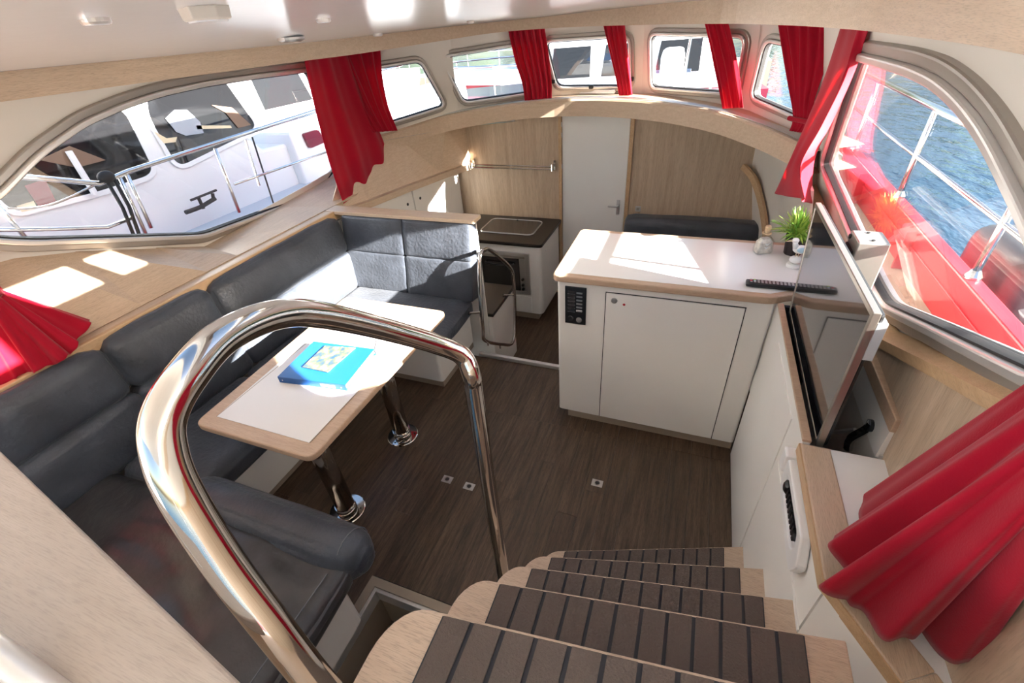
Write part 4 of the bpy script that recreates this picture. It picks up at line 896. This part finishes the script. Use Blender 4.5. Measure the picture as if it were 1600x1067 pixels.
cu = curtain('curtain', rowsp(p0, n0, ((500, 88), (594, 78)), ((530, 130), (597, 120)), ((562, 178), (606, 165)), ((583, 207), (621, 204))), n0, 5, (0.016, 0.016, 0.010, 0.006), 'red curtain gathered to a point on the port quarter window', seed=1.1)
n1 = (NI[1]+NI[2]).normalized(); p1 = B[2]+n1*0.15
curtain('curtain', rowsp(p1, n1, ((794, 46), (851, 44)), ((805, 95), (858, 90)), ((816, 130), (862, 130)), ((820, 158), (862, 156))), n1, 6, (0.014, 0.016, 0.016, 0.008), 'red pleated curtain between second and middle forward windows', seed=2.0)
n2 = (NI[2]+NI[3]*0.5).normalized(); p2 = B[3]+n2*0.15
curtain('curtain', rowsp(p2, n2, ((942, 36), (976, 36)), ((951, 75), (980, 75)), ((962, 120), (985, 118)), ((968, 152), (988, 148))), n2, 4, (0.014, 0.014, 0.012, 0.008), 'narrow red curtain at the starboard edge of the middle forward window', seed=2.9)
n3 = (NI[3]+NI[4]*0.6).normalized(); p3 = B[4]+n3*0.16
curtain('curtain', rowsp(p3, n3, ((1100, 32), (1136, 32)), ((1110, 75), (1148, 78)), ((1121, 125), (1155, 118)), ((1129, 170), (1161, 168))), n3, 3, (0.014, 0.014, 0.014, 0.008), 'narrow red curtain before the maroon hull window', seed=3.3)
n4 = NI[4]; p4 = B[4]+n4*0.15
curtain('curtain', rowsp(p4, n4, ((1213, 34), (1296, 38)), ((1224, 95), (1287, 100)), ((1234, 150), (1272, 152)), ((1238, 184), (1264, 188)), ((1233, 204), (1254, 207))), n4, 5, (0.018, 0.016, 0.010, 0.005, 0.008), 'red curtain tied at the bottom on the starboard quarter window', seed=4.1)
MB().tube([on(x, y, p4, n4)+n4*0.012 for x, y in ((1236, 184), (1250, 187), (1266, 190))], 0.012, 8).obj('tie_band', 'curtain_red', bpy.data.objects['curtain.005'])
# large starboard curtain: main sheet, then a fold turning outboard toward the window
def c5(px, x): return onx(*px, x)
rows5 = [(c5((1316, 40), .415), c5((1356, 42), .43)), (c5((1290, 120), .415), c5((1335, 110), .455)), (c5((1258, 200), .42), c5((1302, 185), .49)), (c5((1230, 265), .425), c5((1272, 250), .52)), (c5((1212, 302), .425), c5((1268, 318), .54))]
mid5 = [c5((1338, 40), .418), c5((1318, 118), .418), c5((1280, 195), .425), c5((1248, 258), .435), c5((1252, 312), .44)]
curtain('curtain', rows5, (-0.8, -0.5, 0), 1.6, (0.010, 0.010, 0.010, 0.012, 0.014), 'long red curtain swinging free at the forward end of the starboard window', seed=0.2, mid=mid5)
# flared curtain bottoms near the camera
def flare(name, top, hem, nf, amp, label, seed=0, inward=V((0, 0, 0))):
    """top and hem: 3-D polylines of equal meaning; folds deepen toward the hem"""
    T = smooth_path(top, 10); H = smooth_path(hem, 10); g = []; N = len(T); NC = 150
    def samp(path, t):
        k = min(int(t*(len(path)-1)), len(path)-2); f = t*(len(path)-1)-k; return path[k]*(1-f)+path[k+1]*f
    for i in range(25):
        u = i/24; row = []
        for j in range(NC+1):
            t = j/NC; a = samp(T, t); b = samp(H, t); p = a*(1-u)+b*u
            out = (b-a).normalized(); tg = (samp(H, min(1, t+0.02))-samp(H, max(0, t-0.02))).normalized(); nn_ = out.cross(tg).normalized()
            ph = 2*math.pi*nf*t+seed+0.7*noise.noise(V((t*4, seed, 0)))
            p = p+nn_*amp*(0.15+0.85*u)*(math.sin(ph)+0.3*math.sin(2.3*ph))+out*0.5*amp*u*math.cos(ph*1.0+1.0)+inward*u*(1-u)
            row.append(p)
        g.append(row)
    o = MB().grid(g).obj(name, 'curtain_red', smooth=True, solid=0.003); return tag(o, label, 'curtain')
topc = [onx(1628, 588, .520), onx(1640, 640, .500), onx(1665, 700, .480), onx(1700, 760, .475), onx(1740, 800, .485)]
hemc = [onx(1362, 790, .535), onz(1322, 832, .955), onz(1306, 885, .945), onz(1306, 935, .935), onz(1392, 985, .945), onz(1470, 1016, .955), onz(1545, 1010, .965), onz(1640, 985, 0.99)]
cR = flare('curtain', topc, hemc, 5.5, 0.026, 'big red curtain tied back and flaring over the white starboard shelf', seed=0.5)
topl_ = [V((-2.46, 0.72, 1.20)), V((-2.42, 0.70, 1.19)), V((-2.40, 0.65, 1.19)), V((-2.41, 0.58, 1.19)), V((-2.44, 0.52, 1.20))]
heml = [V((-2.32, 0.86, 1.00)), onz(123, 531, 0.985), onz(108, 556, 0.965), onz(62, 578, 0.960), onz(20, 592, 0.955), onz(-60, 640, 0.95), onz(-130, 640, 0.96)]
cP = flare('curtain', topl_, heml, 7.0, 0.014, 'red curtain flaring over the port shelf at the left edge', seed=1.3)

def drape(par, tie, top, seed):
    g = []; T = smooth_path(top, 12); K = smooth_path(tie, 12)
    for i in range(13):
        u = i/12; row = []
        for j in range(len(T)):
            t = j/(len(T)-1); k = min(len(K)-1, int(round(t*(len(K)-1)))); a = T[j]; b = K[k]
            p = a*(1-u)+b*u; row.append(p+V((0.010*math.sin(t*38+seed)*(1-0.5*u), 0.004*math.cos(t*31), 0)))
        g.append(row)
    MB().grid(g).obj('upper_drape', 'curtain_red', par, smooth=True, solid=0.003)
drape(cR, topc, [V((0.425, 0.95, 1.80)), V((0.42, 0.80, 1.80)), V((0.425, 0.65, 1.80)), V((0.42, 0.50, 1.80)), V((0.425, 0.35, 1.80))], 0.4)
drape(cP, topl_, [V((-2.405, 0.62, 1.80)), V((-2.40, 0.52, 1.80)), V((-2.405, 0.42, 1.80)), V((-2.40, 0.32, 1.80)), V((-2.405, 0.22, 1.80))], 1.4)
MB().tube([p+V((-0.006, 0, 0)) for p in topc], 0.012, 8).obj('tie_band', 'curtain_red', cR)
# latches on the middle forward window, folded vent cover on the sill
w5 = bpy.data.objects['window_5']; n5 = (NI[2]-V((0, 0, LEAN))).normalized()
for x_, y_ in ((866, 126), (925, 134), (988, 122)):
    c_ = on(x_, y_, B[2], n5)+n5*0.03; MB().add(*rbox(c_.x-0.018, c_.x+0.018, c_.y-0.014, c_.y+0.014, c_.z-0.014, c_.z+0.014, r=0.006, n=3)).obj('latch', 'black_plastic', w5)
v0, v1 = onz(888, 146, 1.40), onz(960, 146, 1.40)
vc = MB().hexa([V((v0.x, v0.y, 1.398)), V((v1.x, v1.y, 1.398)), V((v1.x, v1.y+0.05, 1.398)), V((v0.x, v0.y+0.05, 1.398))], [V((v0.x, v0.y+0.01, 1.425)), V((v1.x, v1.y+0.01, 1.425)), V((v1.x, v1.y+0.05, 1.425)), V((v0.x, v0.y+0.05, 1.425))]).obj('vent_strip', 'plastic_white', bevel=0.004)
tag(vc, 'flat white ventilation strip on the sill below the middle forward window', 'vent')

# ------------------------------------------------------------------ foreground ledge and aft end
fg = thing('companion_ledge', 'pale oak companionway ledge filling the lower left foreground', 'ledge', (-0.7, 0.0, 1.2))
MB().prism([V((-1.9, 0.30, 1.375)), V((-0.977, 0.150, 1.375)), V((-0.332, 0.045, 1.375)), V((-0.30, 0.0, 1.375)), V((-0.30, -0.35, 1.375)), V((-1.9, -0.35, 1.375))], (0, 0, 0.025)).obj('ledge_board', 'ledge_oak', fg, bevel=0.004)
MB().prism([V((-1.9, 0.26, 0.96)), V((-0.98, 0.11, 0.96)), V((-0.35, 0.01, 0.96)), V((-0.35, -0.02, 0.96)), V((-1.9, 0.22, 0.96))], (0, 0, 0.415)).obj('front_panel', 'oak_x', fg)
sr2 = MB().tube([dep(-160, 905, 0.47), dep(0, 1024, 0.445), dep(120, 1113, 0.43)], 0.013, 16).obj('track_rail', 'alu_light', smooth=True); tag(sr2, 'pale metal tube rail lying on the ledge at bottom left corner', 'rail')
aft = MB().box(-2.7, -0.36, -0.95, -0.90, -0.05, 1.10).box(-0.36, 0.72, -0.95, -0.90, -0.05, 1.15).obj('wall_aft', 'white_lam'); struct(aft, 'low white aft bulkhead below the open companionway')
MB().box(-0.36, 0.62, -0.90, -0.26, 1.12, 1.15).obj('landing', 'tread_wood', aft)

ht = MB().box(-2.75, 0.85, -2.3, 0.34, 2.50, 2.55).obj('roof_shade', 'cream'); struct(ht, 'unseen hardtop added behind the viewer to shade the aft end')  # hardtop added out of view to cut sky fill and blue reflections aft
for x_, y_ in ((-2.65, -2.2), (0.75, -2.2), (-2.40, 0.28), (0.52, 0.28)): MB().box(x_-0.04, x_+0.04, y_-0.04, y_+0.04, 1.1 if y_ < 0 else 1.95, 2.50).obj('pillar', 'boat_white', ht)  # posts carrying the added hardtop

# ------------------------------------------------------------------ ceiling lights
def ceil_hit(x, y, lo_=0.5, hi_=4.0):
    d = ray(x, y); t = lo_; best = None
    while t < hi_:
        p = EYE+d*t
        if p.x > -2.35 and p.x < 0.40 and p.y > 0.36 and p.z >= ceil_z(p.x, p.y)-0.002: return p
        t += 0.01
    return None
def downlight(px, r, label, h=0.012, m_='alu_light', t=None):
    p = ceil_hit(*px) or (EYE+ray(*px)*(t or 2.2)); z = ceil_z(p.x, p.y)
    o = thing('ceiling_light', label, 'light', (p.x, p.y, z), 'lights on the white ceiling')
    MB().lathe([(r*0.92, -h), (r, -h*0.6), (r, 0.002)], (p.x, p.y, z), 24).obj('rim', m_, o)
    MB().lathe([(r*0.78, -h-0.002), (r*0.78, -h*0.4)], (p.x, p.y, z), 20).obj('lens', 'lens', o)
    return p
DL = [((148, 30), 0.035, 'flat round ceiling light at the upper left corner'), ((505, 30), 0.03, 'small round ceiling spot above the red port curtains'), ((590, 53), 0.03, 'round ceiling spot just behind the oak valance, left of the forward windows'),
      ((735, 33), 0.022, 'tiny round ceiling spot near the skylight edge'), ((440, 60), 0.022, 'thin round ceiling fitting behind the speaker over the port window')]
for px, r, lb in DL: downlight(px, r, lb)
p = ceil_hit(318, 12); z = ceil_z(p.x, p.y)
cl = thing('ceiling_lamp', 'square beige ceiling lamp with bright lens at the top edge', 'lamp', (p.x, p.y, z))
MB().lathe([(0.058, -0.030), (0.062, -0.026), (0.066, 0.002)], (p.x, p.y, z), 6).obj('housing', 'cream', cl, bevel=0.003)
MB().lathe([(0.050, -0.034), (0.052, -0.026)], (p.x, p.y, z), 6).obj('lens', 'lens', cl)
p = ceil_hit(458, 70, 0.5, 3.2) or EYE+ray(458, 66)*2.3; z = ceil_z(p.x, p.y)
spk = thing('ceiling_speaker', 'round grey ceiling speaker hanging at the valance over the port window', 'speaker', (p.x, p.y, z))
MB().lathe([(0.055, -0.018), (0.062, -0.010), (0.062, 0.0)], (p.x, p.y, z), 24).obj('body', 'brushed', spk)
MB().lathe([(0.045, -0.021), (0.045, -0.015)], (p.x, p.y, z), 20).obj('grille', 'alu', spk)

# ------------------------------------------------------------------ own boat outside: decks, red bulwark, rails
wt_ = MB().add([(-120, -60, -0.75), (140, -60, -0.75), (140, 160, -0.75), (-120, 160, -0.75)], [(0, 1, 2, 3)]).obj('water', 'water'); wt_['kind'] = 'structure'; wt_['label'] = 'rippled blue canal water'
sd = MB().box(0.70, 0.945, -2.0, 4.4, 0.80, 0.855).obj('deck_starboard', 'deck_beige'); struct(sd, 'beige starboard side deck outside the window')
MB().box(0.66, 0.70, -2.0, 4.2, -0.7, 0.855).obj('cabin_side', 'cream', sd)
rb = thing('bulwark', 'red painted bulwark with pale rubbing strip along the starboard deck', 'bulwark', (0.96, 1.5, 0.8))
MB().box(0.946, 0.968, -2.0, 4.4, 0.70, 1.035).obj('plate', 'red_paint', rb)
MB().box(0.935, 0.990, -2.0, 4.4, 1.035, 1.052).obj('cap_rail', 'red_paint', rb, bevel=0.006)
MB().box(0.938, 0.946, -2.0, 4.4, 0.955, 0.967).obj('rubbing_strip', 'red_paint', rb, bevel=0.002)
for y in (1.45, 2.35, 3.25): MB().box(0.905, 0.946, y, y+0.012, 0.856, 1.03).obj('stiffener', 'red_paint', rb)
MB().box(0.968, 0.985, -2.0, 4.4, -0.75, 1.03).obj('hull_side', 'red_paint', rb)
MB().lathe([(0.045, 0), (0.045, 0.006), (0.035, 0.008)], (0.80, 1.56, 0.855), 24).obj('deck_filler_cap', 'alu', sd)
rl = thing('guard_rail', 'polished steel guard rail with posts along the starboard bulwark', 'railing', (0.965, 2.0, 1.055))
gx = 0.965
za, zb_ = onx(1463, 169, gx).z, onx(1430, 242, gx).z
MB().cyl((gx, -1.0, za), (gx, 6.0, za), 0.016, 12).obj('top_rail', 'steel', rl, smooth=True)
MB().cyl((gx, 0.9, zb_), (gx, 6.0, zb_), 0.010, 10).obj('middle_rail', 'steel', rl, smooth=True)
for y in (onx(1463, 169, gx).y, onx(1463, 169, gx).y+1.0, onx(1597, 300, gx).y):
    pst = MB().cyl((gx, y, 1.056), (gx, y, za), 0.0125, 12).obj('post', 'steel', rl, smooth=True)
    MB().lathe([(0.025, 0), (0.025, 0.008), (0.014, 0.03)], (gx, y, 1.053), 14).obj('post_foot', 'steel', pst)
oc = onx(1575, 450, 1.30)
om = thing('outboard_motor', 'grey outboard motor standing beyond the starboard bulwark', 'motor', (1.3, oc.y, -0.3))
MB().add(*rbox(1.16, 1.50, oc.y-0.22, oc.y+0.20, oc.z-0.10, oc.z+0.22, r=0.07, n=8)).obj('cowl', 'motor_grey', om, smooth=True)
MB().add(*rbox(1.15, 1.505, oc.y-0.225, oc.y+0.205, oc.z-0.16, oc.z-0.07, r=0.04, n=6)).obj('cowl_skirt', 'black_plastic', om, smooth=True)
MB().add(*rbox(1.24, 1.42, oc.y-0.10, oc.y+0.10, -0.30, oc.z-0.12, r=0.05, n=6)).obj('leg', 'black_soft', om, smooth=True)
tdr = thing('inflatable_tender', 'dark grey inflatable tender floating beside the red hull', 'dinghy', (1.5, oc.y+0.6, -0.75))
MB().tube(smooth_path([(1.20, oc.y-0.35, -0.45), (1.20, oc.y+1.2, -0.45), (1.5, oc.y+1.9, -0.42), (1.9, oc.y+1.2, -0.45), (1.9, oc.y-0.35, -0.45)], 6), 0.17, 14).obj('tube', 'navy_canvas', tdr, smooth=True)
MB().box(1.2, 1.85, oc.y-0.2, oc.y+1.3, -0.66, -0.60).obj('floor_board', 'plastic_grey', tdr)
MB().box(1.2, 1.85, oc.y-0.25, oc.y-0.20, -0.66, -0.30).obj('transom', 'plastic_grey', tdr)
# port side deck and rail
pd = MB().box(-3.05, -2.70, -2.0, 4.4, 0.72, 0.78).obj('deck_port', 'deck_beige'); struct(pd, 'beige port side deck outside the window')
MB().box(-2.70, -2.66, -2.0, 4.2, -0.7, 0.78).obj('cabin_side', 'cream', pd)
MB().box(-3.10, -3.05, -2.0, 4.4, -0.75, 0.84).obj('hull_side', 'red_paint', pd)
pr = thing('port_guard_rail', 'steel guard rail with posts and black ropes outside the port window', 'railing', (-3.1, 2.0, 0.8))
hx = -3.08
def hr_(x, y): return onx(x, y, hx)
MB().tube([hr_(-120, 268), hr_(60, 278), hr_(155, 287), hr_(200, 268), hr_(330, 226), hr_(495, 172), hr_(560, 150)], 0.014, 10).obj('top_rail', 'steel', pr, smooth=True)
MB().tube([hr_(-80, 360), hr_(80, 358), hr_(168, 355), hr_(208, 340)], 0.011, 10).obj('lower_rail', 'steel', pr, smooth=True)
MB().tube([hr_(366, 288), hr_(440, 262), hr_(520, 234)], 0.009, 8).obj('lower_rail', 'steel', pr, smooth=True)
for a, b in (((186, 274), (228, 366)), ((198, 272), (236, 356)), ((336, 232), (374, 332)), ((-4, 320), (42, 374)), ((497, 172), (520, 262))):
    MB().tube([hr_(*a), hr_(*b)], 0.011, 10).obj('post', 'steel', pr, smooth=True)
for a, b in (((163, 282), (205, 366)), ((174, 278), (214, 366))):
    MB().tube([hr_(*a)+V((0.02, 0, 0)), hr_((a[0]+b[0])//2+4, (a[1]+b[1])//2)+V((0.02, 0, 0)), hr_(*b)+V((0.02, 0, 0))], 0.010, 8).obj('black_strap', 'black_soft', pr, smooth=True)
MB().ball(hr_(162, 276)+V((0.02, 0, 0)), (0.03, 0.045, 0.032)).obj('strap_knot', 'black_soft', pr, smooth=True)
chp = [hr_(10, 325), hr_(40, 326), hr_(75, 321), hr_(110, 308), hr_(140, 293), hr_(158, 284)]
MB().tube(smooth_path(chp, 5), 0.006, 6).obj('chain', 'steel', pr)
# foredeck seen through the forward windows
inn = [V((-2.62, 3.0, 1.222))]+[V((b_.x, b_.y, 1.222))+V((b_.x+0.95, b_.y-2.2, 0)).normalized()*-0.04 for b_ in B]+[V((0.66, 3.0, 1.222))]
outr = [V((-2.85, 3.3, 1.12)), V((-2.75, 3.9, 1.13)), V((-2.4, 4.7, 1.14)), V((-1.6, 5.6, 1.15)), V((-0.4, 5.7, 1.15)), V((0.5, 4.7, 1.14)), V((0.76, 3.9, 1.13)), V((0.80, 3.3, 1.12))]
fd = MB().grid([inn, outr, [p-V((0, 0, 0.5)) for p in outr]]).obj('foredeck', 'boat_white'); struct(fd, 'white foredeck ahead of the windscreen')
wl_ = thing('anchor_windlass', 'white anchor windlass pillar on the foredeck ahead of the windows', 'windlass', (-0.35, 5.0, 1.15))
MB().add(*rbox(-0.45, -0.25, 4.9, 5.1, 1.15, 1.62, r=0.05, n=6)).obj('pillar', 'boat_white', wl_, smooth=True)
MB().cyl((-0.52, 5.0, 1.40), (-0.18, 5.0, 1.40), 0.05, 14).obj('drum', 'steel', wl_)
MB().tube(smooth_path([(-0.22, 4.85, 1.16), (-0.20, 4.85, 1.75), (-0.05, 4.85, 1.80), (0.02, 4.85, 1.16)], 6), 0.012, 8).obj('hoop', 'steel', wl_)
# ------------------------------------------------------------------ other boats, bank
nb = thing('neighbour_boat', 'white motor cruiser moored alongside with dark saloon windows', 'boat', (-4.4, 2.0, -0.75))
nx = -4.05
def nbp(x, y, o=0.0): return onx(x, y, nx+o)
MB().box(-6.6, -3.45, -6.0, 9.0, -0.75, 0.60).obj('hull', 'boat_white', nb, bevel=0.03)
MB().box(-4.06, -3.45, -6.0, 9.0, 0.60, 0.635).obj('side_deck', 'boat_deck', nb)
n1_, n2_ = nbp(395, 205), nbp(330, 100)
yend = nbp(402, 208).y
MB().prism([V((nx, -6.0, 0.60)), V((nx, yend+1.6, 0.60)), V((nx, yend+1.5, 0.98)), V((nx, yend, 1.06)), V((nx, yend-0.75, 1.95)), V((nx, -6.0, 1.95))], (-2.3, 0, 0)).obj('cabin', 'boat_white', nb, bevel=0.03)
MB().prism([V((nx+0.08, -6.2, 1.95)), V((nx+0.08, yend-0.7, 1.95)), V((nx-2.4, yend-0.7, 1.95)), V((nx-2.4, -6.2, 1.95))], (0, 0, 0.08)).obj('roof', 'boat_white', nb, bevel=0.02)
MB().box(-6.2, -4.3, yend+1.4, 8.8, 0.62, 0.95).obj('coach_roof', 'boat_white', nb, bevel=0.05)
for wpx in (((20, 332), (-60, 250), (60, 110), (195, 175), (238, 262), (232, 274), (150, 300)), ((232, 182), (225, 120), (330, 98), (400, 196), (388, 208), (285, 258), (272, 252))):
    q = round_path([nbp(x, y, 0.012) for x, y in wpx], 0.06, 4); wo = MB().prism(q, (-0.02, 0, 0)).obj('saloon_window', 'boat_glass', nb)
    band(q, offset_poly(q, (1, 0, 0), 0.035), (1, 0, 0), -0.005, 0.008).obj('window_rim', 'boat_white', wo, bevel=0.003)
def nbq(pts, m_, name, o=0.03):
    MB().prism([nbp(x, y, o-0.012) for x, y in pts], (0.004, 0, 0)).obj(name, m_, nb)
nbq(((258, 185), (272, 172), (292, 172), (312, 190), (318, 208), (290, 212), (275, 206)), 'seat_grey', 'helm_seat')
nbq(((306, 196), (360, 196), (362, 200), (308, 202)), 'cream_paint', 'cream_shelf')  # flat cream shape just proud of the dark pane
nbq(((330, 164), (362, 168), (392, 195), (372, 200), (352, 176)), 'brown_canvas', 'folded_cover')
nbq(((240, 205), (260, 216), (276, 214), (274, 222), (256, 224)), 'cream_paint', 'cream_panel')  # another cream shape over the same pane
nbq(((60, 250), (108, 228), (165, 250), (120, 262)), 'brown_canvas', 'interior_panel')
nbq(((38, 290), (70, 280), (88, 316), (60, 322)), 'maroon', 'interior_curtain')
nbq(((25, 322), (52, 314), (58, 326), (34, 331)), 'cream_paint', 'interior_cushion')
for a, b in (((106, 236), (148, 304)), ((108, 236), (150, 304))): MB().tube([nbp(*a, 0.05), nbp(*b, 0.05)], 0.018, 8).obj('window_post', 'boat_white', nb)
q = round_path([nbp(x, y, 0.0)+V((0, 0, 0)) for x, y in ((459, 209), (483, 202), (494, 222), (470, 232))], 0.03, 3); q = [onx(*[0, 0], nx) if False else p for p in q]
# porthole block on the sloping foredeck side
ph = MB().prism([p+V((0.10, 0, 0)) for p in q], (0.03, 0, 0)).obj('porthole', 'maroon', nb)
MB().box(-4.6, nx+0.10, yend+0.3, yend+4.5, 0.60, 1.15).obj('trunk_side', 'boat_white', nb, bevel=0.02)
nr = thing('neighbour_rail', 'thin steel rail along the neighbouring white cruiser', 'railing', (-3.5, 2.5, 0.63))
MB().tube([onx(400, 205, -3.6), onx(440, 192, -3.6), onx(520, 168, -3.6)], 0.010, 8).obj('top_rail', 'steel', nr)
MB().tube([onx(383, 218, -3.6), onx(405, 290, -3.6)], 0.012, 8).obj('post', 'steel', nr)
MB().tube([onx(394, 214, -3.58), onx(428, 320, -3.58)], 0.007, 6).obj('black_line', 'black_soft', nr)
cl_ = thing('mooring_cleat', 'black mooring cleat with rope on the neighbouring deck edge', 'cleat', onx(315, 318, -3.9))
c0_ = onx(318, 318, -3.9)
MB().tube([onx(298, 313, -3.9), onx(338, 297, -3.9)], 0.010, 8).obj('horn', 'black_soft', cl_)
MB().tube([onx(310, 309, -3.9), onx(318, 326, -3.9)], 0.014, 8).obj('post', 'black_soft', cl_)
MB().tube([onx(332, 302, -3.9), onx(334, 314, -3.9)], 0.014, 8).obj('post', 'black_soft', cl_)
MB().tube(smooth_path([onx(290, 332, -3.9), onx(312, 324, -3.9), onx(326, 316, -3.9), onx(336, 310, -3.9)], 4), 0.018, 8).obj('rope', 'black_soft', cl_)

def cruiser(name, label, at, rot, hullm, L=9.0, Wd=3.0, bandm=None):
    r = thing(name, label, 'boat', at); M = Matrix.Translation(V(at)) @ Matrix.Rotation(rot, 4, 'Z')
    def T(ps): return [M @ V(p) for p in ps]
    h = Wd/2
    deck = [(-L/2, -h, 0), (L*0.2, -h, 0), (L*0.42, -h*0.55, 0), (L/2, 0, 0), (L*0.42, h*0.55, 0), (L*0.2, h, 0), (-L/2, h, 0)]
    lo_ = [(p[0]*0.94, p[1]*0.85, 0.0) for p in deck]; up = [(p[0], p[1], 1.05) for p in deck]; k = len(deck)
    MB().add(T(lo_)+T(up), [list(range(k))[::-1], list(range(k, 2*k))]+[(i, (i+1) % k, k+(i+1) % k, k+i) for i in range(k)]).obj('hull', hullm, r)
    up2 = [(p[0]*1.003, p[1]*1.01, 1.05) for p in deck]; up3 = [(p[0]*1.006, p[1]*1.015, 1.42) for p in deck]
    MB().add(T(up2)+T(up3), [list(range(k, 2*k))]+[(i, (i+1) % k, k+(i+1) % k, k+i) for i in range(k)]).obj('topsides', bandm or 'boat_white', r)
    cab = [(-L*0.40, -h*0.75), (L*0.10, -h*0.75), (L*0.10, h*0.75), (-L*0.40, h*0.75)]
    MB().hexa(T([(x, y, 1.42) for x, y in cab]), T([(x*0.93, y*0.88, 2.35) for x, y in cab])).obj('cabin', 'boat_white', r, bevel=0.04)
    MB().hexa(T([(x*0.97, y*0.95, 2.35) for x, y in cab]), T([(x*0.95, y*0.93, 2.43) for x, y in cab])).obj('roof', 'boat_white', r, bevel=0.02)
    for s_ in (-1, 1):
        for t in range(3):
            x0 = -L*0.34+t*L*0.14; y = s_*h*0.71
            MB().hexa(T([(x0, y, 1.70), (x0+L*0.11, y, 1.70), (x0+L*0.11, y+s_*0.03, 1.70), (x0, y+s_*0.03, 1.70)]), T([(x0, y*0.93, 2.2), (x0+L*0.10, y*0.93, 2.2), (x0+L*0.10, y*0.93+s_*0.03, 2.2), (x0, y*0.93+s_*0.03, 2.2)])).obj('saloon_window', 'boat_glass', r)
    MB().hexa(T([(L*0.095, -h*0.6, 1.72), (L*0.115, -h*0.6, 1.72), (L*0.115, h*0.6, 1.72), (L*0.095, h*0.6, 1.72)]), T([(L*0.085, -h*0.55, 2.2), (L*0.10, -h*0.55, 2.2), (L*0.10, h*0.55, 2.2), (L*0.085, h*0.55, 2.2)])).obj('windscreen', 'boat_glass', r)
    path = T([(L*0.05, -h*0.97, 2.0), (L*0.2, -h*0.97, 2.0), (L*0.42, -h*0.53, 2.0), (L*0.495, 0, 2.0), (L*0.42, h*0.53, 2.0), (L*0.2, h*0.97, 2.0), (L*0.05, h*0.97, 2.0)])
    rl_ = MB().tube(smooth_path(path, 4), 0.02, 8).obj('bow_rail', 'steel', r)
    for p in path: MB().cyl(p-V((0, 0, 0.58)), p, 0.015, 8).obj('rail_post', 'steel', r)
    return r
cruiser('motor_cruiser', 'white and red motor cruiser moored across the water ahead', (-4.6, 17.0, -0.75), math.radians(184), 'red_paint', 9.0, 3.1)
cruiser('motor_cruiser', 'white cruiser with maroon hull band lying off the starboard bow', (-2.7, 10.8, -0.75), math.radians(186), 'maroon', 7.0, 2.8, 'maroon')
cruiser('motor_cruiser', 'plain white cruiser beyond the port bow', (-13.5, 14.5, -0.75), math.radians(-95), 'boat_white', 9.5, 3.2)
cruiser('motor_cruiser', 'tall white cruiser lying beyond the neighbouring boat to port', (-8.6, 7.5, -0.75), math.radians(88), 'boat_white', 11.0, 3.4)
jetty = MB().box(-16, 2, 21.5, 23.5, -0.75, 0.1).obj('jetty', 'deck_beige'); tag(jetty, 'long pale jetty behind the moored boats ahead', 'jetty')
bkm = MB()
bkm.add([(45, -60, -0.75), (60, -60, 1.2), (60, 120, 1.2), (45, 120, -0.75), (140, -60, 1.5), (140, 120, 1.5)], [(0, 1, 2, 3), (1, 4, 5, 2)]).add([(-120, 60, -0.75), (140, 60, -0.75), (140, 75, 1.2), (-120, 75, 1.2)], [(0, 1, 2, 3)])
bo_ = bkm.obj('river_bank', 'bank'); struct(bo_, 'grassy far bank of the waterway')
tf_ = MB(); rnd = random.Random(3)
for k in range(150):
    if k < 90: c = V((rnd.uniform(50, 75), rnd.uniform(-40, 100), rnd.uniform(2, 7.5)))
    else: c = V((rnd.uniform(-60, 60), rnd.uniform(66, 90), rnd.uniform(2, 8)))
    tf_.ball(c, (rnd.uniform(2, 4.2), rnd.uniform(2, 4.2), rnd.uniform(1.8, 3.4)), 10, 6)
to_ = tf_.obj('tree_belt', 'tree_green', smooth=True); to_['kind'] = 'stuff'; to_['label'] = 'belt of green trees along the far bank'; to_['category'] = 'trees'
